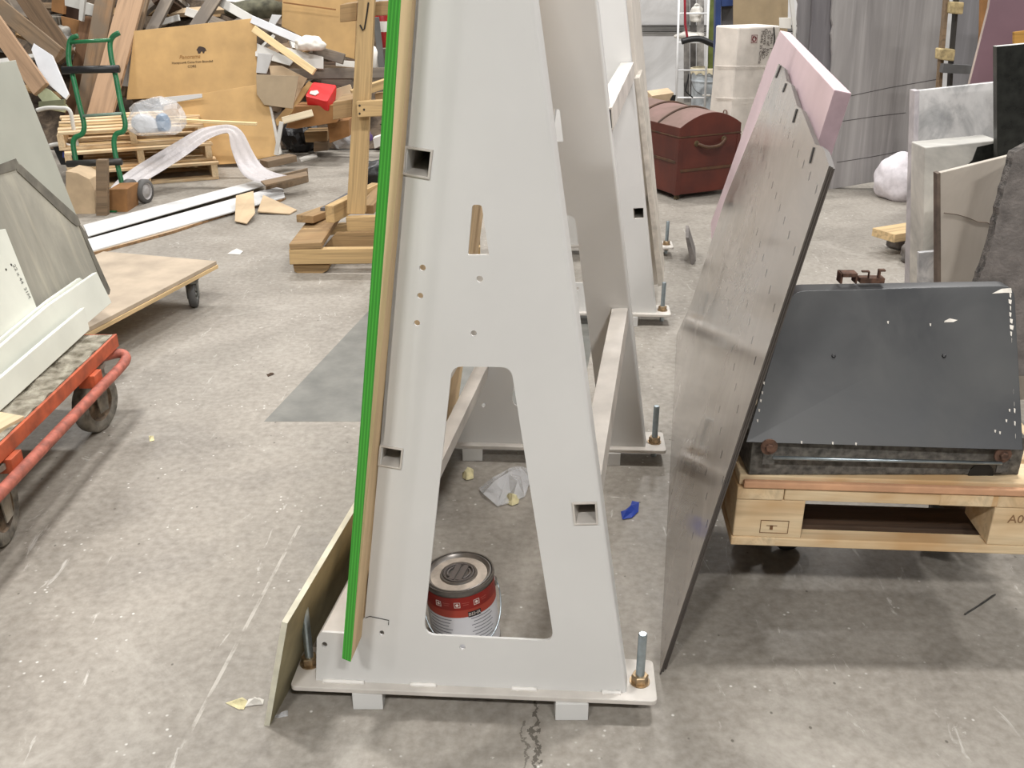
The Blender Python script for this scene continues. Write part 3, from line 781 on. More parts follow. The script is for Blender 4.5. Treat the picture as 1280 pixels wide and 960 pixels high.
# chipped patches: thin flakes on the sloping front and along the right hand corner
def flake(pts):
    ch = NB(); prism(ch, [PLN(x, y, pF + nF * .0006, nF) for x, y in pts], -nF * .0004); obj('paint_chip', ch, M_chip, hood)
flake([(1181, 401), (1187, 398), (1197, 400), (1192, 402.5), (1180, 403)])
flake([(1240, 367), (1252, 361), (1264, 360), (1265, 366), (1255, 366)])
for y in range(366, 545, 8):
    w_ = (2.6 if y < 415 else 1.1) * random.random(); x = 1263.5 - (y - 366) * -.035 - (1.5 * random.random())
    if y < 420 or random.random() < .45: flake([(x - w_, y), (x + w_, y + 1), (x + w_ * .6, y + 6.5), (x - w_ * .8, y + 5)])
for x, y in ((955, 478), (953, 490), (951, 500), (949, 512), (947, 525), (1002, 552), (1041, 553), (1070, 554), (1163, 405), (1110, 402), (1250, 540), (1258, 525), (1244, 538), (1262, 512)):
    flake([(x - 1, y - 1), (x + 1.2, y - .5), (x + .6, y + 3), (x - .8, y + 2)])
# rusty clamps lying on top
cl = V(1070, 350, yb + .26)
rust = thing('rusty_clamp', 'small rusty brown clamp lying on top of the black cabinet', 'clamp', (cl.x, cl.y, zT))
def rb_(name, x0, y0, x1, y1, d, dep, par):
    a, b = V(x0, y1, yb + d), V(x1, y0, yb + d); zoff = zT - V(1070, 353.5, yb + d).z
    bm = NB(); box(bm, (a.x, a.y, a.z + zoff), (b.x, b.y + dep, b.z + zoff)); return obj(name, bm, M_rust, par, bevel=.0015)
M_rust2 = M('dark_rust', (84, 54, 48), .85, var=.3, sc=60)
rb_('jaw', 1050, 341, 1055, 354, .255, .03, rust); rb_('jaw', 1069, 344, 1073, 354, .255, .03, rust); rb_('bridge', 1051, 341, 1073, 346, .255, .03, rust)
r2 = thing('rusty_bracket', 'rusty hooked bracket right of the clamp on the black cabinet', 'bracket', (cl.x + .06, cl.y, zT))
rb_('base_bar', 1075, 347, 1107, 353.5, .255, .025, r2); rb_('hook_stem', 1098, 338, 1102, 347, .255, .012, r2); rb_('hook_tip', 1099, 336.5, 1108, 339, .255, .012, r2); rb_('spur', 1086, 339, 1088, 347, .255, .01, r2); rb_('spur_tip', 1078, 338, 1088, 340, .255, .01, r2)
# ------------------------------------------------------------------ right background
def marble(name, c, vein, sc=2.2, st=(1, 1, 1), amt=.75, rough=.3):
    k = NT(name); v = k.coords(st); n = k.noise(v, sc, 6, .6, 1.6); n2 = k.noise(v, sc * 3.3, 5, .65, .8)
    col = k.ramp(n, [(0.34, rgb(vein)), (0.46, rgb([(a + b) / 2 for a, b in zip(c, vein)])), (0.56, rgb(c)), (0.7, rgb([min(255, x * 1.06) for x in c]))])
    col = k.mix(k.ramp(n2, [(0.6, (0, 0, 0, 1)), (0.72, (amt * .5, amt * .5, amt * .5, 1))]), col, rgb(vein))
    k.l(col, k.b.inputs['Base Color']); k.b.inputs['Roughness'].default_value = rough; return k.m
M_marb = marble('grey_veined_marble', (206, 204, 202), (150, 150, 150), 3.0, (1.5, 1, 1))
M_marb2 = marble('white_marble', (222, 218, 208), (168, 166, 160), 2.2)
M_beige = marble('beige_limestone', (196, 187, 175), (176, 167, 155), 1.5, amt=.3, rough=.5)
M_beige_e = M('brown_stone_edge', (112, 98, 86), .8, var=.2, sc=20)
M_dks = M('rough_grey_stone', (118, 112, 108), .85, var=.16, sc=18, bump=.2)
M_dks2 = M('chipped_stone_edge', (100, 95, 90), .95, var=.4, sc=40, bump=.8)
M_bgran = M('black_granite', (42, 43, 40), .22, var=.25, sc=30)
M_purp = M('plum_laminate', (118, 92, 100), .5, var=.06, sc=3)
M_yfoam = M('yellow_foam', (188, 168, 124), .9, var=.2, sc=30)
def slate(name, a, b):
    k = NT(name); n = k.noise(k.coords((5, 1, .35)), 1.2, 5, .6, .8); n2 = k.noise(k.coords((22, 1, 1.0)), 1.6, 4, .6)
    col = k.ramp(n, [(0.3, rgb(b)), (0.55, rgb(a)), (0.75, rgb([x * 1.1 for x in a]))])
    col = k.mix(k.ramp(n2, [(0.5, (0, 0, 0, 1)), (0.7, (.3, .3, .3, 1))]), col, rgb([min(255, x * 1.22) for x in a]))
    k.l(col, k.b.inputs['Base Color']); k.b.inputs['Roughness'].default_value = .55; return k.m
M_slate = slate('grey_streaked_slate', (150, 146, 144), (122, 118, 117)); M_slate2 = slate('dark_slate', (122, 118, 120), (92, 89, 92))
def two_tone(o, axis, mat, thr=.5):
    o.data.materials.append(mat); i = len(o.data.materials) - 1
    for p in o.data.polygons:
        if p.normal.dot(Vector(axis)) > thr: p.material_index = i
# big slab leaning on the back
pl = lean_plane(6.72, 7)
def wavy(pts, amp=2.5, step=9):
    out = []
    for (x0, y0), (x1, y1) in zip(pts[:-1], pts[1:]):
        n = max(1, int(math.hypot(x1 - x0, y1 - y0) / step))
        for i in range(n): t = i / n; out.append((x0 + (x1 - x0) * t + random.uniform(-amp, amp) * (1 if i else .4), y0 + (y1 - y0) * t))
    return out
o = slab_px('stone_slab', [(1188, -60), (1185, 0), (1176, 105), (1160, 180), (1135, 217)] + [(1100, 226), (1036, 237)] + wavy([(1033, 230), (1036, 120), (1040, 60), (1044, -60)], 1.8), pl, .03, M_slate)
tag(o, 'large grey streaked stone slab standing upright at the back right', 'stone slab')
big_slab = o
for q_ in (((1058, 121), (1110, 110), (1172, 99)), ((1050, 152), (1090, 146), (1132, 141)), ((1046, 203), (1090, 196), (1132, 188))):
    bm = NB(); tube(bm, [PLN(x, y, pl[0] - pl[1] * -.001, pl[1]) for x, y in q_], .0022, 4); obj('crack', bm, M('crack_line', (74, 70, 70), .9), big_slab)
o = slab_px('stone_slab', wavy([(1048, 232), (1048, -60)], 0.1) + [(1048, -60), (1016, -60)] + wavy([(1016, -60), (1014, 40), (1010, 110), (1006, 170)], 1.6) + [(1004, 240)], (pl[0] + Vector((0, .06, 0)), pl[1]), .03, M_slate2)
tag(o, 'dark rough-edged slab peeping out left behind the large grey slab', 'stone slab')
o = slab_px('stone_slab', wavy([(1030, 236), (1030, -60)], 0.1) + [(1030, -60), (998, -60)] + wavy([(998, -60), (996, 60), (992, 180)], 1.4) + [(990, 245)], (pl[0] + Vector((0, .12, 0)), pl[1]), .03, slate('mid_slate', (138, 134, 134), (108, 105, 106)))
tag(o, 'rearmost grey slab of the upright stack, left of the dark one', 'stone slab')
# slab rack post with yellow foam pads between slab stack and plum board
bm = NB(); prism(bm, [V(x, y, 6.3) for x, y in ((1183, -60), (1195, -60), (1186, 110), (1173, 110))], (0, .09, 0)); 
rk = thing('slab_rack_post', 'dark metal slab rack post with yellow foam pads beside the large slab', 'rack', V(1180, 230, 6.3))
def qp(name, pts, Y, t, mat, par, **k): 
    bm = NB(); prism(bm, [V(x, y, Y) for x, y in pts], (0, t, 0)); return obj(name, bm, mat, par, **k)
bm.free()
zfl = V(1165, 235, 6.3)
qp('post', [(1188, -60), (1192, -60), (1180, 75), (1168, 240), (1164, 240), (1176, 75)], 6.3, .05, M_oldwood, rk)
qp('post', [(1201, -60), (1204, -60), (1192, 80), (1184, 240), (1181, 240), (1189, 80)], 6.3, .05, M_steel, rk)
qp('foam_pad', [(1189, 2), (1206, 3), (1204, 18), (1188, 17)], 6.25, .10, M_yfoam, rk, bevel=.008)
qp('foam_pad', [(1177, 61), (1195, 62), (1193, 77), (1176, 75)], 6.25, .10, M_yfoam, rk, bevel=.008)
qp('cross_bar', [(1180, 80), (1216, 82), (1215, 93), (1178, 91)], 6.22, .05, M('grey_painted_bar', (98, 98, 98), .5), rk)
o = slab_px('stone_slab', [(1196, -60), (1240, -60), (1228, 60), (1216, 240), (1180, 240), (1190, 60)], lean_plane(6.62, 7), .03, slate('bluish_slate', (132, 130, 132), (112, 110, 112)))
tag(o, 'smooth grey slab behind the rack post with yellow pads', 'stone slab')
o = slab_px('wood_board', [(1228, -60), (1246, -60), (1236, 30), (1228, 60), (1220, 266), (1208, 266), (1226, 40)], lean_plane(6.0, 7), .03, M_card2)
tag(o, 'narrow brown wood panel edge left of the plum board', 'panel')
o = slab_px('laminate_board', [(1246, -60), (1330, -60), (1330, 344), (1192, 344), (1212, 105), (1236, 10)], lean_plane(4.7, 4), .022, M_purp)
two_tone(o, (-1, 0, 0), M('pale_board_edge', (176, 160, 150), .7)); tag(o, 'plum coloured laminate board leaning behind the black granite slab', 'board')
o = slab_px('wood_board', [(1268, 40), (1340, 30), (1340, 359), (1268, 359)], lean_plane(4.5, 3), .02, WOOD('golden_board', (176, 132, 66), .7))
tag(o, 'golden brown board behind the black granite at the right edge', 'panel')
# cart-like cluster of marble offcuts
PLM = lean_plane(3.62, 3)
o = slab_px('marble_slab', [(1149, 113), (1250, 102), (1250, 473), (1139, 473)], PLM, .03, M_marb); two_tone(o, (-1, 0, 0), M_marb)
tag(o, 'tall grey veined marble slab, edge towards us, behind the white marble block', 'marble slab')
# left edge of that slab is a second strip
bm = NB(); q = [PLN(x, y, PLM[0] - Vector((0, .012, 0)), PLM[1]) for x, y in ((1143.5, 114), (1149.5, 113), (1139.5, 474), (1133, 474))]
prism(bm, q, (0, .05, 0)); o = obj('marble_slab', bm, marble('lilac_marble', (190, 184, 186), (150, 146, 150), 5)); tag(o, 'narrow lilac grey marble offcut along the left side of the tall slab', 'marble slab')
# white marble block, seen from above left
bl = thing('marble_block', 'cream and white marble block with black granite inlay leaning by the black slab', 'marble block', V(1200, 480, 3.45))
bm = NB(); fq = [V(x, y, 3.42) for x, y in ((1156, 184), (1249, 175), (1249, 478), (1150, 478))]; prism(bm, fq, Vector((-.004, .115, 0))); obj('body', bm, M_marb2, bl, bevel=.004)
bm = NB(); prism(bm, [V(x, y, 3.415) for x, y in ((1222, 184), (1249, 178), (1249, 240), (1204, 240), (1208, 208), (1216, 200))], (0, .004, 0)); obj('inlay', bm, M_bgran, bl, label='black granite inlay')
o = slab_px('marble_slab', [(1149, 316), (1182, 313), (1182, 490), (1146, 490)], lean_plane(3.34, 0), .02, marble('small_marble', (210, 208, 206), (160, 160, 162), 7)); tag(o, 'small white veined marble tile at the foot of the block', 'marble slab')
o = slab_px('granite_slab', [(1246, 58), (1330, 50), (1330, 473), (1248, 473)], lean_plane(3.3, 1), .03, M_bgran); two_tone(o, (0, 0, 1), M('granite_top_edge', (196, 194, 188), .5))
tag(o, 'tall polished black granite slab at the right edge of the picture', 'granite slab')
o = slab_px('limestone_slab', [(1175, 216), (1272, 192), (1290, 190), (1290, 500), (1176, 500)], lean_plane(2.98, 3), .022, M_beige)
tag(o, 'beige limestone slab with a hairline crack leaning before the marble block', 'limestone slab')
bm = NB(); pb0 = lean_plane(2.98, 3); prism(bm, [PLN(x, y, pb0[0] - Vector((0, .001, 0)), pb0[1]) for x, y in ((1171.5, 217), (1175.5, 216), (1177, 500), (1172, 500))], (0, .03, 0)); e_ = obj('sawn_edge', bm, M_beige_e, o)
pk = lean_plane(2.979, 3); bm = NB(); tube(bm, [PLN(x, y, *pk) for x, y in ((1180, 266), (1196, 268), (1210, 272), (1222, 277), (1234, 278), (1242, 284))], .0012, 5); obj('hairline_crack', bm, M_beige_e, o)
o = slab_px('stone_slab', wavy([(1268, 190), (1252, 252), (1238, 310), (1224, 350), (1208, 400)], 1.2, 8) + [(1190, 470), (1400, 470), (1400, 120)], lean_plane(2.72, 5), .04, M_dks); two_tone(o, (-.8, 0, .3), M_dks2, .4)
tag(o, 'rough grey stone slab with chipped slanting edge at the right', 'stone slab')
# white sack on the floor
def sack(name, c, r, mat, label, cat, sd=1, amp=.12, sub=4):
    bm = NB(); bmesh.ops.create_icosphere(bm, subdivisions=sub, radius=1)
    for v in bm.verts:
        v.co.x *= r[0]; v.co.y *= r[1]; v.co.z *= r[2]
        n = noise.noise(v.co * (1.6 / max(r)) * 1.3 + Vector((sd, 0, sd))); n2 = noise.noise(v.co * (5 / max(r)) + Vector((0, sd, 0)))
        v.co *= 1 + amp * n + amp * .2 * n2
        v.co.z = max(v.co.z, -r[2] * .72)
    bm.transform(Matrix.Translation(c + Vector((0, 0, r[2] * .72)))); o = obj(name, bm, mat, smooth=sub > 3); return tag(o, label, cat)
M_sack = M('woven_white_sack', (222, 216, 220), .7, var=.06, sc=30, bump=.1)
sack('sack', F(1133, 254) + Vector((0, .16, 0)), (.17, .17, .175), M_sack, 'full white woven sack slumped on the floor before the grey slab', 'sack', 3)
a, b = V(1104, 294, 5.1), V(1160, 284, 5.45)
beam('timber_offcut', (a.x, 5.1, .105), (b.x + .1, 5.35, .105), .16, .045, M_pine, cat='timber', ll='short flat timber board lying across a block left of the marble')
beam('stone_chunk', (a.x + .1, 5.2, .042), (b.x, 5.36, .042), .1, .08, M_dks, cat='block', ll='grey block supporting the short timber board', bevel=.012)
sack('stone_chunk', F(1140, 332) + Vector((.02, .06, 0)), (.06, .06, .08), M_dks, 'lump of grey rubble on the floor left of the marble slab', 'rubble', 8, .3)
# ------------------------------------------------------------------ old trunk
M_trunk = M('red_brown_leather', (96, 42, 30), .5, var=.3, sc=5, c2=(68, 30, 24)); M_tlid = M('dusty_trunk_lid', (132, 104, 98), .75, var=.25, sc=5, c2=(108, 88, 78)); M_slat = M('trunk_slat', (86, 58, 38), .6, var=.3, sc=10); M_brass = M('old_brass', (112, 96, 70), .5, var=.3, metal=.5, sc=30)
tc = F(844, 251); tr_ = V(903, 243, 6.58); 
ed = Vector((.44, .22, 0)).normalized(); sd_ = Vector((-ed.y, ed.x, 0)); EW, SL = .50, .82
TM = Matrix((ed, sd_, ZV)).transposed().to_4x4(); TM.translation = Vector((tc.x, tc.y, 0))
tr = thing('travel_trunk', 'old red-brown domed trunk with leather handle standing on castors', 'trunk', tc)
zB, zS, zL = .035, .415, .475
bm = NB(); box(bm, (0, 0, zB), (EW, SL, zS - .003)); tb_ = obj('body', bm, M_trunk, tr, TM, bevel=.006)
bm = NB(); prof = [(0, zS), (EW, zS), (EW, zL)] + [(EW * (1 - i / 14), zL + .085 * math.sin(PI * i / 14) ** .9) for i in range(1, 14)] + [(0, zL)]
prism(bm, [Vector((x, 0, z)) for x, z in prof], (0, SL, 0)); lidt = obj('lid', bm, [M_trunk, M_tlid], tr, TM, bevel=.004)
for p in lidt.data.polygons:
    if p.normal.z > .3: p.material_index = 1
def tbox(name, lo, hi, mat, par=tb_, bv=.003):
    bm = NB(); box(bm, lo, hi); return obj(name, bm, mat, par, TM, bevel=bv)
tbox('slat', (.02, -.006, .185), (EW - .02, 0, .205), M_slat); tbox('slat', (-.006, .02, .24), (0, SL - .05, .26), M_slat)
tbox('seam_strip', (-.004, -.004, zS - .006), (EW + .002, -.0, zS + .004), M_slat); tbox('seam_strip', (-.004, 0, zS - .006), (0, SL, zS + .004), M_slat)
for x in (0, EW - .03): tbox('corner_post', (x - .004 if x == 0 else x, -.004, zB), (x + .03, 0, zS - .01), M_trunk)
tbox('corner_post', (-.004, 0, zB), (0, .035, zS - .01), M_trunk)
for t_ in (.3, .62):                                     # hoops over the dome
    bm = NB(); tube(bm, [(EW * (1 - i / 14), SL * t_, zL + .088 * math.sin(PI * i / 14) ** .9 + .002) for i in range(15)], .008, 6); obj('lid_hoop', bm, M_slat, lidt, TM)
bm = NB(); tube(bm, smooth_path([(.14, -.012, .365), (.19, -.035, .345), (.25, -.04, .342), (.31, -.035, .352), (.36, -.012, .38)], 5), .011, 8); hd = obj('handle', bm, M_slat, tb_, TM, smooth=True)
for x, z in ((.14, .365), (.36, .38)):
    bm = NB(); lathe(bm, [(.0001, 0), (.02, 0), (.016, .012), (0, .014)], 14, TM @ axis_m((x, 0, z), (0, -1, 0))); obj('handle_mount', bm, M_brass, tb_)
for x, y in ((.03, .03), (EW - .03, .03), (.03, SL - .03), (EW - .03, SL - .03)):
    bm = NB(); lathe(bm, [(0, 0), (.018, .004), (.018, .03), (.01, .036), (0, .036)], 12, TM @ Matrix.Translation((x, y, 0))); obj('caster', bm, M_brass, tr)
# folded cardboard flap with black straps behind trunk
cdb = thing('open_carton', 'open tan carton with black flaps standing behind the trunk', 'carton', V(825, 180, 7.6))
qp('body', [(815, 120), (842, 116), (842, 206), (815, 206)], 7.55, .3, M_card3, cdb); qp('flap', [(808, 134), (812, 126), (815, 127), (815, 150), (809, 150)], 7.54, .02, M_black, cdb); qp('flap', [(838, 124), (841, 119), (845, 119), (842, 140), (837, 140)], 7.54, .02, M_black, cdb)
# wrapped carton tower
M_wrap = M('wrapped_carton', (226, 218, 208), .55, var=.08, sc=5, bump=.25, bsc=9)
WY = 7.5; wl, wr = V(893, 34, WY), V(968, 34, WY)
wz = V(930, 33, WY).z
wb = thing('wrapped_carton', 'tall white plastic-wrapped carton stack behind the foam board', 'carton', ((wl.x + wr.x) / 2, WY, 0))
corner = V(921, 60, WY - .12).x
WM = Matrix.Identity(4)
c0 = Vector((V(921, 60, 7.4).x, 7.4, 0)); c1_ = Vector((V(893, 60, 7.62).x, 7.62, 0)); c2_ = Vector((V(972, 60, 7.58).x, 7.58, 0)); c3_ = c1_ + c2_ - c0
bm = NB(); zs = [0, .3, .62, .9, wz]; rings = []
for z in zs:
    rings.append([bm.verts.new((c.x + random.uniform(-.008, .008), c.y, z)) for c in (c0, c2_, c3_, c1_)])
for A_, B_ in zip(rings[:-1], rings[1:]):
    for i in range(4): bm.faces.new((A_[i], A_[(i + 1) % 4], B_[(i + 1) % 4], B_[i]))
bm.faces.new(rings[0]); bm.faces.new(rings[-1]); obj('body', bm, M_wrap, wb, bevel=.012)
rdir = (c2_ - c0).normalized(); rn = Vector((rdir.y, -rdir.x, 0))
def wface(px, py, roll=0.0, d=.012):
    p = PLN(px, py, c0, rn) + rn * d; Ml = Matrix((rdir, ZV, rn)).transposed().to_4x4(); Ml.translation = p; return Ml @ Matrix.Rotation(roll, 4, 'Z')
M_wink = M('dark_carton_print', (70, 60, 56), .8); M_rink = M('maroon_mark', (120, 44, 50), .8)
for px, body, ly in ((950.2, 'Made in China', 60), (954.5, 'Gloves  S&O', 55.5), (958.8, 'Ctn of  F/o', 55), (963, 'Item  1', 53)):
    text_obj('print', body, wface(px, ly - 1, -PI / 2), .040, M_wink, wb)
bm = NB(); s_ = .028
for (x0, y0, x1, y1) in ((-s_, -s_, s_, -s_ + .004), (-s_, s_ - .004, s_, s_), (-s_, -s_, -s_ + .004, s_), (s_ - .004, -s_, s_, s_)): box(bm, (x0, y0, 0), (x1, y1, .0006))
tube(bm, [(.016 * math.cos(a), .016 * math.sin(a), .0006) for a in [2 * PI * i / 14 for i in range(14)]], .004, 4, closed=True); box(bm, (-.018, .008, 0), (-.006, .018, .0012))
obj('print', bm, M_rink, wb, wface(941.5, 48.5))
bm = NB(); prism(bm, [PLN(x, y, c0 + rn * .012, rn) for x, y in ((966.5, 34), (968, 34), (969, 48), (967.5, 64), (966, 64), (967.5, 48))], rn * .001); obj('strap', bm, M_black, wb)
ldir = (c1_ - c0).normalized()
bm = NB(); tube(bm, [(0.021 * math.cos(a), .021 * math.sin(a), 0) for a in [2 * PI * i / 16 for i in range(16)]], .004, 4, closed=True); nl = Vector((-ldir.y, ldir.x, 0)); nl = nl if nl.y < 0 else -nl
Ml = Matrix((ldir, ZV, nl)).transposed().to_4x4(); Ml.translation = PLN(908, 141, c0, nl) + nl * .012; obj('print', bm, M('stamp_brown', (120, 84, 72), .8), wb, Ml)
for y0 in (82, 122, 165, 188): 
    a, b = PLN(896, y0, c0, nl), PLN(921, y0 + 1, c0, nl); c = PLN(966, y0 + 1, c0, rn); bm = NB(); tube(bm, [a + nl * .012, b + (nl + rn) * .009, c + rn * .012], .0035, 5); obj('wrap_fold', bm, M_wrap, wb)
# ------------------------------------------------------------------ bucket, ladder frame, blue frame etc. against the back wall
bkt = F(880, 141); bkt.y += .16; bkt.x += .02
M_gbk = M('grey_plastic_bucket', (178, 184, 188), .4, var=.1, sc=8)
bu = thing('bucket', 'grey plastic bucket with a cream lid standing by the white ladder', 'bucket', bkt)
TB = Matrix.Translation(bkt); hB = .43
bm = NB(); lathe(bm, [(0, 0), (.125, 0), (.13, .01), (.143, .30), (.152, .302), (.152, .315), (.145, .318), (.149, .37), (.155, .372), (.155, .38), (.149, hB - .02), (0, hB - .02)], 36, TB); obj('pail', bm, M_gbk, bu, smooth=False)
bm = NB(); lathe(bm, [(.150, hB - .045), (.162, hB - .045), (.165, hB), (.15, hB + .004), (.148, hB - .008), (0, hB - .008)], 36, TB)
for v in bm.verts:
    if v.co.z < bkt.z + hB - .04: v.co.z += .014 * math.sin(11 * math.atan2(v.co.y - bkt.y, v.co.x - bkt.x))
obj('lid', bm, M('cream_lid', (226, 214, 184), .5), bu)
bm = NB(); tube(bm, smooth_path([(bkt.x - .155, bkt.y, .32), (bkt.x - .12, bkt.y - .1, .22), (bkt.x, bkt.y - .165, .175), (bkt.x + .12, bkt.y - .1, .24), (bkt.x + .155, bkt.y, .32)], 6), .003, 6); obj('handle', bm, M_steel, bu)
bm = NB(); tube(bm, [(bkt.x - .05, bkt.y - .16, .176), (bkt.x + .03, bkt.y - .163, .176)], .010, 8); obj('grip', bm, M_paper, bu)
LY = 10.2
lad = thing('ladder', 'white metal rung ladder leaning against the back wall behind the bucket', 'ladder', V(846, 141, LY))
M_whm = M('white_enamel', (228, 228, 228), .4, var=.03)
zt_ = 1.75
pL, pR = V(845.5, 132, LY), V(883.5, 76, LY); pLt, pRt = V(849.5, -30, LY + .1), V(887, -30, LY + .1)
pL.z = 0; pR = Vector((pL.x + (V(883.5, 90, LY).x - V(847, 90, LY).x), LY, 0))
for a, b in ((pL, pLt), (pR, pRt)):
    bm = NB(); tube(bm, [a, b], .012, 8); obj('upright', bm, M_whm, lad, smooth=True)
for py in (-12, 17, 53, 87.5, 121.5):
    a = V(848, py, LY + .05); t = a.z / pLt.z; A1, B1_ = pL.lerp(pLt, t), pR.lerp(pRt, t); bm = NB(); tube(bm, [A1, B1_], .009, 8); obj('rung', bm, M_whm, lad, smooth=True)
sack('dust_sheet', V(862, 42, 10.4) - Vector((0, 0, .05)), (.15, .08, .04), M_paper, 'crumpled white cloth lying on the ladder frame rung', 'cloth', 5, .25)
sack('plastic_bag', V(871, 14, 10.4) - Vector((0, 0, .1)), (.065, .06, .10), M_paper, 'small white plastic bag hanging at top of the ladder frame', 'bag', 6, .25)
bm = NB(); tube(bm, smooth_path([V(x, y, 10.05) for x, y in ((852, 52), (864, 49), (876, 49), (888, 54), (898, 58))], 5), [.03] * 21, 8); o = obj('hose', bm, M_black, smooth=True); tag(o, 'thick black hose draped over the white ladder frame', 'hose')
bm = NB(); tube(bm, [V(855.5, -30, 10.05), V(856.5, 30, 10.05), V(859, 46, 10.05)], .012, 8); o = obj('red_pole', bm, M('red_paint', (150, 30, 46), .45)); tag(o, 'thin red pole hanging in front of the ladder frame', 'pole')
bm = NB(); tube(bm, smooth_path([V(x, y, 10.1) for x, y in ((861, 92), (859, 104), (857, 113), (861, 118), (866, 122))], 5), .007, 6); o = obj('cable', bm, M_black, smooth=True); tag(o, 'thin black cable dangling beside the bucket', 'cable')
for i, (x0, x1, c, l) in enumerate(((855, 862, (120, 116, 112), 'grey'), (863, 870, (90, 86, 84), 'dark grey'), (871, 880, (150, 146, 142), 'pale grey'))):
    o = slab_px('scrap_sheet', [(x0, -30), (x1, -30), (x1, 128), (x0, 128)], lean_plane(10.7, 2), .02, M('scrap_panel_%d' % i, c, .8, var=.4, sc=8)); tag(o, l + ' stained upright scrap panel behind the white ladder frame', 'panel')
o = slab_px('rolled_sheet', [(887, -30), (895, -30), (892, 137), (885, 137)], lean_plane(10.5, 1), .04, M('olive_sheet', (98, 108, 52), .8, var=.3)); tag(o, 'olive green upright strip left of the blue frame', 'sheet')
bf = thing('steel_rack', 'dark blue painted steel frame behind the wrapped carton', 'rack', V(905, 120, 9.4))
M_blue = M('blue_paint', (38, 58, 104), .5, var=.15)
qp('post', [(895, -30), (902, -30), (899, 158), (892, 158)], 9.4, .08, M_blue, bf); qp('beam', [(902, -2), (918, -2), (918, 7), (902, 8)], 9.4, .08, M_blue, bf); qp('mesh_panel', [(902, 8), (918, 7), (918, 100), (901, 100)], 9.45, .02, M('dark_mesh', (82, 80, 80), .8), bf)
o = slab_px('cardboard_sheet', [(917, -30), (986, -30), (984, 60), (982, 166), (917, 166)], lean_plane(9.0, 2), .03, M('khaki_cardboard', (150, 132, 104), .9, var=.06)); tag(o, 'large khaki brown cardboard sheet above the wrapped carton', 'cardboard')
o = slab_px('trim_board', [(984, -30), (990, -30), (998, 60), (996, 130), (990, 130), (992, 40)], lean_plane(8.6, 2), .03, M_pap); tag(o, 'slim white trim board between cardboard sheet and grey slabs', 'board')
o = slab_px('paper_sheet', [(974, 22), (989, 22), (989, 36), (974, 35)], lean_plane(8.7, 2), .004, M_paper); tag(o, 'small white paper sheet beside the slim white trim board', 'paper')
# ------------------------------------------------------------------ two pale boards leaning right of the rear frames
def depth_slab(name, pts, Y0, length, mat, label, cat, d=DV):
    bm = NB(); prism(bm, [V(x, y, Y0) for x, y in pts], d * length); o = obj(name, bm, mat, bevel=.002); return tag(o, label, cat)
depth_slab('leaning_board', [(779, -40), (787, -40), (794, 60), (812, 250), (822, 356), (815, 356), (800, 180)], 4.2, .75, M('pale_laminate', (214, 206, 196), .6, var=.05), 'long pale board leaning against right side of the rear rack frames', 'board')
depth_slab('leaning_board', [(793, 98), (799.5, 97), (829.5, 356), (822.5, 358)], 4.06, .30, M('cream_stone', (206, 198, 186), .7, var=.12, sc=20), 'shorter cream stone strip leaning against the long pale board', 'board')
depth_slab('steel_offcut', [(857, 297), (861, 297), (870, 326), (864, 334)], 4.9, .25, M_dks, 'short grey steel channel standing on the floor behind the sheets', 'steel channel')
# ------------------------------------------------------------------ red platform cart at the left edge
M_redp = M('red_orange_paint', (190, 92, 58), .55, var=.2, sc=14); M_redt = M('worn_red_tube', (172, 98, 82), .6, var=.22, sc=30)
M_deck = M('chipped_deck', (182, 176, 160), .95, var=.45, sc=26, bump=.9, c2=(96, 88, 72)); M_whl = M('worn_wheel', (128, 124, 116), .8, var=.35, sc=22); M_hub = M('dusty_hub', (112, 96, 80), .8, var=.4, sc=30)
CX = -1.36; CZ = .30; Y1 = 3.09; Y0_ = 1.75; CW = .75
cart = thing('platform_cart', 'red steel platform cart with chipped wooden deck at the left edge', 'cart', (CX - .3, 2.6, 0))
bm = NB(); nx, ny = 16, 40
gv = [[bm.verts.new((CX - .012 - (CW - .02) * i / nx, Y0_ + (Y1 - .01 - Y0_) * j / ny, CZ + .004 + (.012 * noise.noise(Vector((i * .9, j * .7, 0))) if i < 5 else 0))) for j in range(ny + 1)] for i in range(nx + 1)]
lo = [[bm.verts.new((v.co.x, v.co.y, CZ - .035)) for v in r] for r in gv]
for i in range(nx):
    for j in range(ny): bm.faces.new((gv[i][j], gv[i + 1][j], gv[i + 1][j + 1], gv[i][j + 1])); bm.faces.new((lo[i][j], lo[i][j + 1], lo[i + 1][j + 1], lo[i + 1][j]))
for j in range(ny): bm.faces.new((gv[0][j], gv[0][j + 1], lo[0][j + 1], lo[0][j])); bm.faces.new((gv[nx][j], lo[nx][j], lo[nx][j + 1], gv[nx][j + 1]))
for i in range(nx): bm.faces.new((gv[i][0], lo[i][0], lo[i + 1][0], gv[i + 1][0])); bm.faces.new((gv[i][ny], gv[i + 1][ny], lo[i + 1][ny], lo[i][ny]))
obj('deck', bm, M_deck, cart)
bm = NB(); box(bm, (CX - .010, Y0_, CZ - .042), (CX, Y1, CZ + .004)); box(bm, (CX - .05, Y0_, CZ - .042), (CX - .010, Y1, CZ - .036)); obj('side_rail', bm, M_redp, cart, bevel=.002)
bm = NB(); box(bm, (CX - CW, Y1 - .012, CZ - .042), (CX - .011, Y1, CZ + .002)); obj('end_rail', bm, M_redp, cart, bevel=.002)
bm = NB(); zt2 = CZ - .085; xo = CX + .028
tube(bm, smooth_path([(CX - .06, Y1 - .06, zt2 + .02), (CX - .01, Y1 - .012, zt2 + .02), (xo - .012, Y1 - .005, zt2 + .01), (xo, Y1 - .06, zt2), (xo, Y1 - .3, zt2), (xo, 2.4, zt2), (xo, Y0_, zt2)], 6), .017, 12); obj('bumper_tube', bm, M_redt, cart, smooth=True, label='worn pinkish red bumper tube')
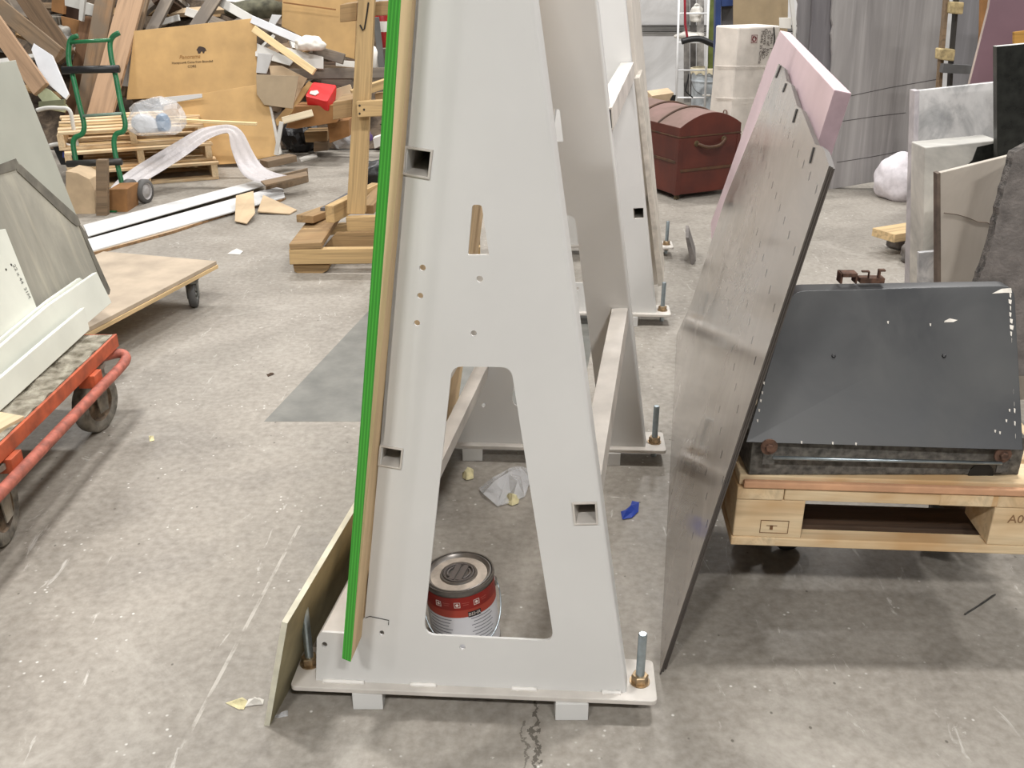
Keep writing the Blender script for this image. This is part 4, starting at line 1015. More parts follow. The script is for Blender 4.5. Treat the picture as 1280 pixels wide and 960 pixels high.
for y in (2.86, 2.30, 1.9): 
    bm = NB(); box(bm, (CX - .04, y - .03, zt2 - .002), (xo - .012, y + .03, CZ - .043)); obj('tube_bracket', bm, M_redp, cart, bevel=.002)
w1 = F(126, 545); w2 = F(4, 690)
for c, yaw in ((w1, math.radians(78)), (w2, math.radians(96)), (w1 + Vector((-.55, .02, 0)), 1.4), (w2 + Vector((-.55, 0, 0)), 1.6)):
    caster(cart, Vector((c.x - .02, c.y + .05, 0)), CZ - .043, .105, .042, yaw, M('worn_castor_fork', (138, 132, 122), .7, var=.3, sc=20), M_whl, M_hub)
# ---- load on the cart
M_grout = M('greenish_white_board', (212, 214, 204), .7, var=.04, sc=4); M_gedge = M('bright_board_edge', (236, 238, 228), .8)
def bench(name, ptsYZ, foot, lean, t, mat, label, cat, group=None):
    """sheet running along the cart: pts are (y, height up the sheet); foot x; leans to the left by lean degrees"""
    l = math.radians(lean); up = Vector((-math.sin(l), 0, math.cos(l))); n = Vector((math.cos(l), 0, math.sin(l)))
    P_ = [Vector((foot, y, CZ + .012)) + up * h for y, h in ptsYZ]; bm = NB(); prism(bm, P_, -n * t); o = obj(name, bm, mat, bevel=.0015)
    return tag(o, label, cat, group)
def on_bench(px, py, foot, lean, d=0.0):
    l = math.radians(lean); n = Vector((math.cos(l), 0, math.sin(l))); p0 = Vector((foot, 0, CZ + .012)) + n * d
    p = PLN(px, py, p0, n); up = Vector((-math.sin(l), 0, math.cos(l))); return p.y, (p - p0).dot(up)
def traced(name, pts, foot, lean, t, mat, label, cat):
    yz = [on_bench(x, y, foot, lean) for x, y in pts]; yz = [(a, max(b, 0.0) if b < .03 else b) for a, b in yz]
    return bench(name, yz, foot, lean, t, mat, label, cat)
# front strip, second strip, tall white sheet, grey sheets
o = traced('white_strip', [(112, 412), (106, 384), (60, 382 + 40), (0, 473), (-60, 520), (-60, 590), (22, 509)], -1.452, 14, .018, M_grout, 'short greenish white strip on the red cart, nearest of the stack', 'strip')
o2 = traced('white_strip', [(141, 381), (121, 340), (60, 382), (0, 434), (-80, 500), (-80, 600), (22, 512), (112, 415)], -1.492, 14, .018, M_grout, 'longer greenish white strip overhanging the far end of the red cart', 'strip')
o3 = traced('white_strip', [(104, 350), (100, 347), (60, 375), (0, 424), (-80, 500), (-80, 560), (60, 440), (106, 395)], -1.515, 14, .012, M_grout, 'thin white strip showing only its top edge behind the longer strip', 'strip')
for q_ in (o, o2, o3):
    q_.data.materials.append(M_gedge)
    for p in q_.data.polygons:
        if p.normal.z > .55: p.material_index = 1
def fibre():
    k = NT('grey_cement_sheet'); n = k.noise(k.coords((1, .9, .45)), 3, 6, .65, .8); n2 = k.noise(k.coords((1, 12, 1.2)), 1.5, 4, .6)
    col = k.ramp(n, [(.32, rgb((128, 126, 116))), (.55, rgb((150, 147, 136))), (.72, rgb((172, 168, 154)))])
    k.l(k.mix(k.ramp(n2, [(.55, (0, 0, 0, 1)), (.72, (.35, .35, .35, 1))]), col, rgb((196, 188, 168))), k.b.inputs['Base Color']); k.b.inputs['Roughness'].default_value = .8; return k.m
M_fib = fibre(); M_fib2 = M('smooth_grey_green_sheet', (166, 167, 156), .6, var=.05, sc=3); M_fedge = M('dark_sheet_rim', (108, 104, 94), .8, var=.2, sc=12)
o4 = traced('white_sheet', [(53, 402), (7, 286), (0, 287), (-70, 300), (-70, 480), (0, 440)], -1.53, 14, .012, M_grout, 'white sheet with pencilled writing leaning on the red cart load', 'sheet')
o5 = traced('cement_sheet', [(128, 392), (132, 348), (98, 277), (92, 270), (20, 199), (0, 207), (-160, 250), (-160, 500), (60, 440)], -1.556, 13, .014, M_fib, 'grey cement sheet with cut-off corner leaning on the red cart', 'sheet')
l13 = math.radians(13); nb = Vector((math.cos(l13), 0, math.sin(l13)))
def rim(pts, w_, foot, lean, d, par):
    l = math.radians(lean); n = Vector((math.cos(l), 0, math.sin(l))); p0 = Vector((foot, 0, CZ + .012)) + n * d
    P_ = [PLN(x, y, p0, n) for x, y in pts]; bm = NB(); prism(bm, P_, -n * .004); return obj('taped_rim', bm, M_fedge, par, label='darker brownish rim along the cut corner')
rim([(-4, 207), (20, 198), (24, 206), (20, 212), (-4, 219)], 0, -1.556, 13, .003, o5); rim([(20, 204), (26, 206), (97, 270), (101, 280), (97, 283), (90, 278), (22, 214)], 0, -1.556, 13, .0035, o5)
rim([(97, 276), (104, 286), (138, 362), (137, 368), (134, 368)], 0, -1.556, 13, .003, o5)
o6 = traced('cement_sheet', [(140, 394), (139, 378), (22, 82), (20, 75), (0, 78), (-200, 130), (-200, 420), (60, 440)], -1.585, 12, .016, M_fib2, 'tall smooth grey-green sheet behind the cut-corner cement sheet', 'sheet')
# pencil writing and nail holes on the white sheet
l14 = math.radians(14); n14 = Vector((math.cos(l14), 0, math.sin(l14))); up14 = Vector((-math.sin(l14), 0, math.cos(l14))); p014 = Vector((-1.53, 0, CZ + .012))
Mt = Matrix((-up14, Vector((0, 1, 0)), n14)).transposed().to_4x4(); 
p = PLN(27, 352, p014, n14); Mt = Matrix((-up14, Vector((0, 1, 0)), n14)).transposed().to_4x4(); Mt.translation = p + n14 * .0008
text_obj('pencil_writing', '22 x 44  31M', Mt, .022, M('pencil', (120, 122, 118), .9), o4, ext=.0002)
for x, y in ((14, 331), (7.5, 337)):
    p = PLN(x, y, p014, n14); bm = NB(); lathe(bm, [(0, 0), (.004, 0), (.004, .0008), (0, .0008)], 10, axis_m(p, n14)); obj('nail_hole', bm, M_black, o4)
a, b = F(8, 513, CZ + .025), F(-40, 560, CZ + .025)
o = plate('plywood_offcut', F(30, 520, CZ + .014), (-.35, -1, 0), (-1, .3, 0), .3, .1, .012, WOOD('pale_ply', (206, 186, 154), .88, .5)); tag(o, 'pale plywood offcut lying on the deck of the red cart', 'board')
# ------------------------------------------------------------------ plywood dolly behind the cart
DZ = .185
dq = [F(272, 326, DZ), F(122, 314, DZ)]; d2 = F(132, 399, DZ)
e1 = (dq[0] - d2).normalized(); e2 = Vector((-e1.y, e1.x, 0)); LD = (dq[0] - d2).length + .25; o0 = dq[0] - e1 * LD
ply = thing('plywood_dolly', 'flat plywood dolly on castors behind the grey sheets', 'dolly', dq[0])
M_pdeck = M('dusty_plywood_top', (182, 166, 146), .85, var=.1, sc=5)
Md = Matrix((e1, e2, ZV)).transposed().to_4x4(); Md.translation = o0
bm = NB(); box(bm, (0, .004, -.018), (LD - .003, .62, 0)); obj('deck', bm, M_pdeck, ply, Md, bevel=.002)
bm = NB(); box(bm, (0, 0, -.036), (LD, .03, -.0185)); obj('edge_strip', bm, M_pine, ply, Md, bevel=.002)
bm = NB(); box(bm, (0.01, .03, -.034), (LD - .01, .60, -.019)); obj('under_deck', bm, M_ply, ply, Md)
M_gfork = M('grey_castor_fork', (130, 132, 130), .4, var=.2, metal=.4)
for c in (Md @ Vector((LD - .14, .06, 0)), Md @ Vector((LD - .14, .54, 0)), Md @ Vector((.2, .06, 0)), Md @ Vector((.2, .54, 0))):
    caster(ply, c, DZ - .037, .062, .034, math.radians(100), M_gfork, M('dark_grey_wheel', (86, 86, 86), .6), M_gfork)
# ------------------------------------------------------------------ white boards lying on the floor
M_wmel = M('white_melamine', (206, 206, 205), .55, var=.02, sc=3)
def floor_board(pts, z0, t, mat, label, name='white_board', cat='board', e=None, lift=None):
    P_ = [F(x, y, z0 + t) for x, y in pts]
    if lift:
        for p, l in zip(P_, lift): p.z += l
    bm = NB(); prism(bm, P_, (0, 0, -t)); o = obj(name, bm, mat if e is None else [mat, e], bevel=.001)
    if e is not None:
        for p in o.data.polygons:
            if abs(p.normal.z) < .5: p.material_index = 1
    return tag(o, label, cat)
M_chipb = M('brown_board_core', (150, 118, 84), .9, var=.2, sc=30)
floor_board([(104, 281), (326, 224), (333, 231), (110, 295)], .030, .006, M_wmel, 'white melamine board on the floor, rearmost of the fallen white boards')
floor_board([(108, 299), (344, 233.5), (354, 236), (356, 246), (116, 313)], .017, .008, M_wmel, 'white melamine board on the floor, front one of the fallen white boards')
floor_board([(114, 316), (215, 289), (300, 261), (352, 249), (357, 246), (290, 250), (112, 304)], .0005, .016, M('tan_board', (196, 170, 140), .8, var=.1), 'tan backed board lying beneath the fallen white boards', e=M_chipb)
a, b = V(327, 233, 6.0), V(384, 222, 6.25)
floor_board([(326, 226), (383, 214), (385, 219), (332, 231)], .11, .012, M_oldwood, 'narrow brown board on edge at the end of the white boards', e=M_oldwood)
bm = NB(); prism(bm, [F(333, 242, 0) + Vector((0, 0, .001)), F(385, 228, 0) + Vector((0, 0, .001)), F(385, 228, 0) + Vector((0, 0, .10)), F(333, 242, 0) + Vector((0, 0, .10))], (0, .03, 0)); o = obj('brown_board', bm, M_oldwood); tag(o, 'brown plank standing on edge behind end of the white boards', 'board')
floor_board([(296, 254), (318, 250), (319, 268), (308, 275), (293, 272)], .03, .006, M_card3, 'small torn cardboard piece standing before the white boards', 'cardboard_scrap', 'cardboard', lift=[.05, .06, .01, -.02, -.02])
floor_board([(330, 253), (371, 262), (362, 267), (322, 266)], .002, .008, M_card3, 'flat cardboard scrap on the floor right of the torn piece', 'cardboard_scrap', 'cardboard', lift=[.05, .0, 0, .01])
# ------------------------------------------------------------------ timber stand behind the plywood
YW = 4.73
ts = thing('timber_stand', 'pine timber stand with tall post and stacked offcuts behind the plywood', 'timber stand', F(420, 343))
def wq(name, pts, Y, t, mat=M_pine, par=ts, ax=None, bevel=.004):
    P_ = [V(x, y, Y) for x, y in pts]; bm = NB(); prism(bm, P_, (0, t, 0))
    d = (P_[1] - P_[0]).normalized(); zz = Vector((0, 1, 0)); yy = zz.cross(d).normalized(); Mw = Matrix((d, yy, d.cross(yy))).transposed().to_4x4(); Mw.translation = P_[0]
    bm.transform(Mw.inverted()); return obj(name, bm, mat, par, Mw, bevel=bevel)
M_pine2 = WOOD('yellow_pine', (194, 164, 118), .72, .7); M_pine3 = WOOD('aged_pine', (160, 132, 94), .68, .8, grey=(150, 120, 84))
wq('foot_block', [(366, 331), (412, 331), (410, 338), (400, 344), (376, 344), (368, 340)], YW + .02, .14, M_pine3)
wq('base_beam', [(361, 312), (600, 309), (600, 328), (362, 331)], YW, .045, M_pine2)
wq('cross_plank', [(361, 305), (402, 303), (402, 311), (362, 312)], YW, .6, M_pine3)
wq('base_beam', [(432, 272), (600, 266), (600, 284), (434, 291)], YW + .30, .045, M_pine2)
wq('base_beam', [(420, 291), (600, 287), (600, 308), (404, 310)], YW + .26, .03, M_pine3)
post = wq('post', [(433, 268), (447.5, 0), (449.5, -60), (471, -60), (468, 0), (456, 268)], YW + .345, .06, M_pine2)
# grain along the post: first edge runs upwards
wq('cross_piece', [(445, 127), (520, 123), (520, 143), (447, 147)], YW + .30, .04, M_pine2)
wq('brace_block', [(416, 128), (440, 124), (440, 146), (416, 150)], YW + .41, .30, M_pine3)
wq('cross_piece', [(462, 3), (520, -2), (520, 18), (463, 20)], YW + .41, .05, M_pine3)
wq('brace_block', [(425, 6), (446, 3), (446, 26), (425, 28)], YW + .41, .25, M_pine3)
bm = NB(); pz = YW + .343; tube(bm, [V(x, y, pz) for x, y in ((460.5, 3), (458.5, 18), (455.5, 36), (453.5, 38), (450, 31))], .004, 6); obj('marker_line', bm, M_black, post)
for x, y in ((449.5, 132), (455, 137), (449.5, 142)): 
    bm = NB(); lathe(bm, [(0, 0), (.006, 0), (.004, .003), (0, .003)], 8, axis_m(V(x, y, YW + .30), (0, -1, 0))); obj('screw', bm, M_steel, post)
def offc(p1, Y1_, p2, Y2_, w, t, mat, ll, name='timber_offcut', cat='timber', group=None):
    a, b = V(p1[0], p1[1], Y1_), V(p2[0], p2[1], Y2_); return beam(name, a, b, w, t, mat, cat=cat, ll=ll, group=group, bevel=.003)
offc((389, 291), YW + .28, (437, 283), YW + .9, .09, .045, M_pine2, 'pale timber offcut, lowest of the pile on the timber stand')
offc((381, 274), YW + .35, (436, 254), YW + .9, .10, .04, M_pine3, 'grey brown timber offcut jutting left on the timber stand')
offc((408, 265), YW + .5, (440, 246), YW + 1.0, .07, .045, M('charcoal_bar', (92, 90, 90), .7), 'charcoal grey bar lying atop the offcuts on the stand')
offc((412, 268), YW + .25, (470, 238), YW + .9, .05, .09, M_pine2, 'square pale timber leaning against post of the timber stand')
offc((458, 262), YW + .45, (480, 236), YW + .9, .08, .05, M_pine3, 'timber offcut lying right of the post on the stand')
sack('bundled_tarp', V(468, 220, YW + 1.1) - Vector((0, 0, .06)), (.1, .1, .09), M_black, 'small black bundle behind post of the timber stand', 'bundle', 9, .2)
# ------------------------------------------------------------------ debris heap at the back left
rnd = random.Random(21)
k = NT('mixed_rubble'); n = k.noise(k.coords((1, 1, 1)), 5, 6, .7, 1.0)
k.l(k.ramp(n, [(.3, rgb((40, 33, 28))), (.5, rgb((78, 66, 54))), (.7, rgb((120, 104, 86)))]), k.b.inputs['Base Color']); k.b.inputs['Roughness'].default_value = .95
M_rub = k.m
bm = NB(); nx, ny = 60, 28; g = []
X0, X1, YA_, YB_ = -8.6, -0.85, 8.2, 11.35
for i in range(nx + 1):
    r = []
    for j in range(ny + 1):
        x = X0 + (X1 - X0) * i / nx; y = YA_ + (YB_ - YA_) * j / ny
        h = 1.45 * min(1, (j / ny) / .62) ** .8 * min(1, (1 - i / nx) / .16) ** .7
        if j > 0 and i < nx: h = max(.02, h * (.8 + .4 * noise.noise(Vector((x * 1.3, y * 1.3, 2)))) + .12 * noise.noise(Vector((x * 4, y * 4, 0))))
        else: h = .01
        r.append(bm.verts.new((x, y, h)))
    g.append(r)
for i in range(nx):
    for j in range(ny): bm.faces.new((g[i][j], g[i + 1][j], g[i + 1][j + 1], g[i][j + 1]))
tag(obj('rubble_heap', bm, M_rub), 'dark heap of mixed demolition rubble against the back wall at left', 'rubble', kind='stuff')
def heap_h(x, y):
    i = min(max((x - X0) / (X1 - X0), 0), 1); j = min(max((y - YA_) / (YB_ - YA_), 0), 1)
    return 1.45 * min(1, j / .62) ** .8 * min(1, (1 - i) / .16) ** .7
scrap_m = [M_oldwood, M_greywood, M_oldwood, M_greywood, M_pine3, M_dkw, M_card3, M_pap]
for i in range(95):
    x = rnd.uniform(-6.6, -1.5); y = rnd.uniform(8.5, 10.6); h = heap_h(x, y) * rnd.uniform(.75, 1.12) + .04
    a = rnd.uniform(-.9, 1.5); e = rnd.uniform(-.5, .5); L = rnd.uniform(.35, 1.3)
    d = Vector((math.cos(a) * math.cos(e), math.sin(a) * math.cos(e) * .7, math.sin(e))).normalized() * L / 2
    c = Vector((x, y, max(h, abs(d.z) + .08)))
    beam('scrap_board', c - d, c + d, rnd.uniform(.05, .17), rnd.uniform(.012, .045), rnd.choice(scrap_m), up=(rnd.uniform(-.6, .6), -.6, 1), cat='scrap board', ll='scrap board jumbled among others in the debris heap at the back left', group='scrap boards in the debris heap', bevel=0)
def plank(p1, Y1_, p2, Y2_, w, t, mat, ll, name='plank', cat='plank', up=(0, -.8, .5)):
    return beam(name, V(p1[0], p1[1], Y1_), V(p2[0], p2[1], Y2_), w, t, mat, up=up, cat=cat, ll=ll, bevel=.003)
def sheet(name, pts, Y, lean, t, mat, ll, cat, yaw=0.0, foot=None):
    """traced sheet on a leaning plane through the distance Y at its lowest traced point"""
    low = max(pts, key=lambda p: p[1]); c = V(low[0], low[1], Y); l = math.radians(lean); a = math.radians(yaw)
    n_ = Vector((-math.sin(a), -math.cos(a), 0)) * math.cos(l) + Vector((0, 0, math.sin(l)))
    o = slab_px(name, pts, (c, n_), t, mat); o['__pl'] = 0; del o['__pl']
    return tag(o, ll, cat), (c, n_)
FR = (0, -1, .25)
plank((171, -25), 8.3, (113, 190), 7.55, .19, .04, M_knotty, 'wide knotty orange-brown plank standing behind the green hand truck', up=FR)
plank((186, -25), 8.5, (150, 120), 8.0, .08, .04, M_oldwood, 'narrow brown plank right beside the wide knotty plank', up=FR)
plank((136, -25), 8.5, (100, 180), 7.9, .15, .04, WOOD('dim_brown_board', (134, 106, 78), .66, grey=(112, 98, 82)), 'dim brown board left of the knotty plank behind the hand truck', up=FR)
plank((116, 22), 8.65, (96, 150), 8.3, .20, .03, WOOD('dark_brown_panel', (112, 82, 58), .7), 'dark brown board behind the upper part of the hand truck', up=FR)
plank((-30, -15), 8.2, (74, 70), 7.7, .13, .04, M_oldwood, 'brown beam slanting down from top left corner of the heap', up=FR)
plank((12, -35), 8.5, (84, 72), 8.0, .16, .04, WOOD('umber_board', (104, 84, 64), .7), 'dark umber beam slanting beside a grey bag at top left', up=FR)
plank((-22, 8), 7.5, (52, 112), 7.1, .13, .035, M_knotty, 'light tan plank slanting behind the top of the grey-green sheet', up=FR)
plank((6, 0), 8.6, (60, 84), 8.3, .06, .03, M_greywood, 'thin grey lath between the slanting beams at top left', up=FR)
plank((284, -25), 8.5, (244, 36), 8.2, .10, .04, M_greywood, 'grey plank slanting behind top of the large printed cardboard', up=FR)
plank((222, -25), 8.7, (186, 46), 8.3, .09, .04, M_greywood, 'grey-brown plank slanting behind the left top of printed cardboard', up=FR)
plank((240, -18), 8.6, (318, 27), 8.3, .07, .03, M_pap, 'white painted strip slanting down to the printed cardboard corner', up=FR)
plank((196, 30), 8.7, (224, 22), 8.6, .05, .02, M_pap, 'short white splinter strip above left edge of printed cardboard', up=FR)
plank((232, 14), 8.8, (262, 24), 8.8, .07, .02, M_paper, 'short pale strip above the middle of printed cardboard', up=FR)
M_wpl = M('white_plastic', (222, 224, 228), .4, var=.04)
o, _ = sheet('plastic_tray', [(39, 62), (42, 54), (65, 69), (86, 118), (82, 124), (52, 98)], 7.15, 25, .02, M_wpl, 'white plastic tray lying tilted left of the hand truck', 'lid')
sheet('green_board', [(44, 104), (62, 112), (84, 132), (80, 140), (60, 136), (46, 118)], 7.05, 25, .02, M('pale_green_paint', (168, 172, 138), .7, var=.1), 'pale green painted board scrap under the white plastic tray', 'board')
sheet('green_board', [(48, 127), (80, 124), (80, 131), (48, 134)], 7.0, 10, .03, M('dull_green_paint', (122, 124, 96), .7, var=.1), 'dull green strip just below the pale green board', 'board')
ct = thing('tube_chair', 'white tubular chair frame poking out left of the hand truck', 'chair', V(88, 200, 6.9))
for pts in (((46, 138), (58, 135), (74, 135), (87, 138), (92, 160), (98, 188)), ((62, 182), (74, 180), (86, 182), (97, 188))):
    bm = NB(); tube(bm, smooth_path([V(x, y, 6.9) for x, y in pts], 5), .014, 8); obj('tube', bm, M_pap, ct, smooth=True)
bm = NB(); a, b = V(50, 20, 8.7), V(79, 33, 8.7); box(bm, (a.x, 8.6, b.z), (b.x, 8.9, a.z)); o = obj('metal_box', bm, M('dull_grey_metal', (118, 112, 102), .7, var=.25, sc=12), bevel=.006); tag(o, 'dull grey metal box lying on the heap at top left', 'box')
sack('grey_bag', V(72, 50, 8.4) - Vector((0, 0, .1)), (.13, .12, .13), M('grey_film', (142, 138, 130), .5, var=.3, sc=12), 'crumpled grey bag under the grey metal box', 'bag', 11, .3)
sheet('cardboard_box', [(66, -30), (82, -30), (79, 18), (64, 14)], 8.7, 3, .2, M_card2, 'ochre cardboard carton at the top edge beside white frames', 'cardboard')
for i, (pts, l) in enumerate((([(80, -10), (103, -6), (101, 12), (81, 7)], 'white window frame piece, left of three at the top edge'), ([(101, -20), (108, -20), (103, 27), (98, 25)], 'white upright frame piece, middle of three at the top edge'), ([(108, 3), (125, 9), (122, 21), (106, 18)], 'white frame piece, right of three at the top edge'))):
    sheet('white_trim', pts, 8.55 - .05 * i, 5, .04, M_pap, l, 'trim')
sheet('dark_board', [(80, 6), (100, 12), (99, 30), (78, 22)], 8.75, 3, .02, M('dark_brown_hollow', (58, 40, 30), .8), 'dark brown board behind the white window frame pieces', 'board')
sheet('brown_carton', [(76, 20), (116, 30), (112, 56), (92, 52), (78, 36)], 8.62, 8, .1, M_card2, 'brown carton scrap under the white window frame pieces', 'cardboard')
sack('rolled_rug', V(325, 10, 8.7) - Vector((0, 0, .08)), (.3, .12, .09), M('olive_rug', (92, 90, 74), .95, var=.3, sc=14), 'olive grey rolled rug at the top above the printed cardboard', 'rug', 13, .2)
# the two large cardboard sheets
o, cpl = sheet('cardboard_sheet', [(167.4, 38.6), (320.8, 22.3), (320.8, 116), (158, 124.5)], 7.9, 17, .012, M_card, 'large tan cardboard sheet printed with a dark animal mark and text', 'cardboard')
c0, cn = cpl; cn = cn.normalized()
def on_card(px, py, d=.0012, ang=0.0):
    p = PLN(px, py, c0, cn) + cn * d; xr = (PLN(320.8, 116, c0, cn) - PLN(158, 124.5, c0, cn)).normalized(); yr = cn.cross(xr)
    Ml = Matrix((xr, yr, cn)).transposed().to_4x4(); Ml.translation = p; return Ml
text_obj('print', 'Panorama', on_card(237, 71), .042, M_inkfaint, o, shear=.3)
text_obj('print', 'Honeycomb Cores from Bounded', on_card(240.5, 77.6), .0235, M_ink, o)
text_obj('print', 'CORE', on_card(240, 83), .026, M_ink, o)
mk = [(245.5, 62.5), (248, 58.5), (250, 57.8), (254, 58.8), (256.5, 60), (258.2, 63.6), (256, 64), (255.2, 66.5), (253.6, 66.7), (252.9, 64.2), (251.4, 64.6), (250.4, 67), (247.5, 67), (247, 64)]
bm = NB(); prism(bm, [PLN(x, y, c0, cn) + cn * .0004 for x, y in mk], cn * .0006); obj('emblem', bm, M('emblem_ink', (62, 50, 44), .9), o)
o, _ = sheet('white_sheet', [(160, 40), (168, 39), (160, 108), (149, 107)], 8.0, 15, .02, M_wmel, 'white sheet edge showing left of the printed cardboard', 'sheet')
o, _ = sheet('cardboard_sheet', [(222, 128), (232, 120), (329, 104.6), (338, 140), (347, 194), (300, 204), (196, 210), (205, 132)], 7.45, 22, .012, M_card, 'second tan cardboard sheet leaning below the printed one behind white film', 'cardboard')
sheet('white_sheet', [(328, 104), (333, 106), (352, 192), (346, 195)], 7.5, 20, .03, M_pap, 'white board edge along right side of the second cardboard sheet', 'sheet')
sheet('white_sheet', [(199, 122), (252, 117), (252, 122), (201, 131)], 7.55, 15, .02, M_wmel, 'white strip wedged between the two large cardboard sheets', 'sheet')
sheet('cardboard_sheet', [(336, 82), (352, 82), (384, 98), (366, 132), (345, 130)], 7.75, 20, .012, M_card3, 'tan cardboard flap tilted behind the grey-beige cardboard sheet', 'cardboard')
sheet('cardboard_sheet', [(320, 93), (374, 95), (366, 136), (330, 131), (321, 118)], 7.6, 15, .014, M('grey_beige_card', (168, 150, 124), .9, var=.06), 'grey-beige cardboard sheet right of the printed cardboard', 'cardboard')
sheet('cardboard_sheet', [(386, 101), (391, 104), (366, 140), (346, 158), (344, 150)], 7.7, 20, .012, M_card, 'folded tan cardboard strip beneath the grey-beige sheet', 'cardboard')
o, _ = sheet('cardboard_box', [(354, -40), (447, -40), (443, 74), (425, 69), (352, 33)], 8.35, 8, .35, M_card, 'large tan cardboard box in the heap left of the timber post', 'cardboard')
plank((354, 3), 8.30, (420, 12), 8.30, .012, .004, M_card2, 'brown tape strip across top of the large tan cardboard box', 'tape_strip', 'tape', up=(0, -1, .1))
plank((316, 25), 8.1, (392, 58), 7.9, .06, .05, M_wpl, 'white plastic trim bundle sloping right of the printed cardboard', 'plastic_trim', 'trim', up=FR)
sack('white_wrap', V(388, 56, 7.85) - Vector((0, 0, .04)), (.12, .07, .06), M_paper, 'crumpled white wrapping at lower end of the white trim bundle', 'wrapping', 15, .3)
plank((317, 36), 7.9, (393, 90), 7.6, .055, .02, WOOD('bright_pine', (232, 204, 156), .84), 'bright pine stick sloping across the heap toward red case', 'stick', 'stick', up=FR)
sheet('white_board', [(350, 57), (404, 71), (404, 86), (391, 85)], 7.85, 30, .015, M_pap, 'white board wedge beneath the bright pine stick', 'board')
sheet('white_board', [(319, 53), (368, 75), (362, 82), (319, 70)], 7.95, 30, .015, M_pap, 'white board sloping right beside the printed cardboard edge', 'board')
sheet('white_board', [(322, 66), (341, 68), (333, 92), (320, 91)], 7.8, 10, .015, M_wmel, 'white square offcut standing at right edge of printed cardboard', 'board')
sheet('white_board', [(340, 18), (352, 19), (342, 34), (334, 32)], 8.2, 10, .015, M_wmel, 'small white offcut near top left of the large cardboard box', 'board')
plank((392, 63), 7.95, (430, 74), 7.9, .08, .03, M_greywood, 'grey-brown plank end below the large tan cardboard box', up=FR)
plank((336, 80), 8.0, (450, 90), 8.0, .06, .03, M_oldwood, 'long brown plank lying level under the white board wedge', up=FR)
plank((352, 93), 7.9, (486, 91), 7.9, .08, .03, M_greywood, 'long grey plank lying level above the red case', up=FR)
plank((420, 80), 8.1, (446, 82), 8.1, .06, .03, M_paper, 'pale board end left of the timber post below cardboard box', up=FR)
plank((402, 99), 7.9, (440, 104), 7.9, .07, .03, M_greywood, 'weathered board end right above the red case', up=FR)
plank((415, 120), 7.7, (440, 112), 7.7, .08, .03, M_card3, 'tan bent board right of the red case', up=FR)
# red case
rc = thing('red_case', 'bright red plastic case lying tilted on a brown carton in the heap', 'case', V(400, 128, 7.5))
M_redc = M('bright_red_plastic', (206, 34, 36), .4, var=.08)
cpts = roundp([(391, 102), (421, 106), (409, 127), (381, 120)], 3); cp0 = V(409, 127, 7.5); cnn = Vector((0, -.45, .9)).normalized()
bm = NB(); prism(bm, [PLN(p.x, p.y, cp0, cnn) for p in cpts], -cnn * .09); obj('shell', bm, M_redc, rc, bevel=.008)
bm = NB(); prism(bm, [PLN(x, y, cp0 + cnn * .001, cnn) for x, y in ((388, 115), (397, 114), (399, 117), (394, 120), (387, 118))], cnn * .01); obj('white_tag', bm, M_paper, rc, bevel=.003)
def carton(name, pts, Y, dep, mat, ll, cat='cardboard'):
    bm = NB(); prism(bm, [V(x, y, Y) for x, y in pts], (0, dep, 0)); o = obj(name, bm, mat, bevel=.004); return tag(o, ll, cat)
carton('cardboard_box', [(368, 133), (421, 131), (421, 153), (370, 161), (357, 160)], 7.55, .25, M_card2, 'brown carton beneath the red case')
carton('cardboard_box', [(409, 153), (436, 150), (437, 170), (412, 179)], 7.7, .2, M_card2, 'brown carton beside the timber post above the clear plastic')
plank((353, 151), 7.45, (391, 141), 7.5, .05, .03, WOOD('whitish_stick', (222, 206, 176), .86), 'whitish stick lying in front of the brown carton', 'stick', 'stick', up=FR)
plank((352, 152), 7.4, (345, 194), 7.35, .03, .02, M_pap, 'thin white stick standing left of the black garbage bag', 'stick', 'stick', up=FR)
M_bbag = M('black_garbage_bag', (26, 26, 28), .35, var=.3, sc=14, bump=.3)
sack('garbage_bag', F(372, 193) + Vector((0, .2, 0)), (.17, .16, .14), M_bbag, 'black garbage bag on the floor right of the cardboard sheets', 'bag', 17, .25, 3)
carton('wood_block', [(380, 165), (409, 164), (409, 178), (382, 178)], 7.9, .2, M_pine3, 'brown wood block behind the black garbage bag', 'block')
carton('wood_block', [(392, 178), (410, 178), (410, 188), (392, 190)], 7.85, .2, M_oldwood, 'lower brown wood block right of the garbage bag', 'block')
plank((330, 205), 7.2, (366, 197), 7.4, .1, .05, M_oldwood, 'reddish brown plank flat on the floor beneath the cardboard sheets', up=(0, 0, 1))
floor_board([(374, 197), (396, 191), (397, 195), (376, 201)], .003, .012, M_paper, 'white paper scrap on the floor before the garbage bag', 'paper_scrap', 'paper')
kf = NT('clear_film'); kf.b.inputs['Base Color'].default_value = (.85, .86, .88, 1); kf.b.inputs['Roughness'].default_value = .18; kf.b.inputs['Alpha'].default_value = .34; kf.b.inputs['Coat Weight'].default_value = .6; kf.bump(kf.noise(kf.coords(), 22, 4, .6, .8), .8, .02)
M_film = kf.m
sack('clear_bag', F(430, 190) + Vector((0, .12, 0)), (.10, .10, .11), M_film, 'clear plastic bag on the floor left of the timber post', 'bag', 19, .3)
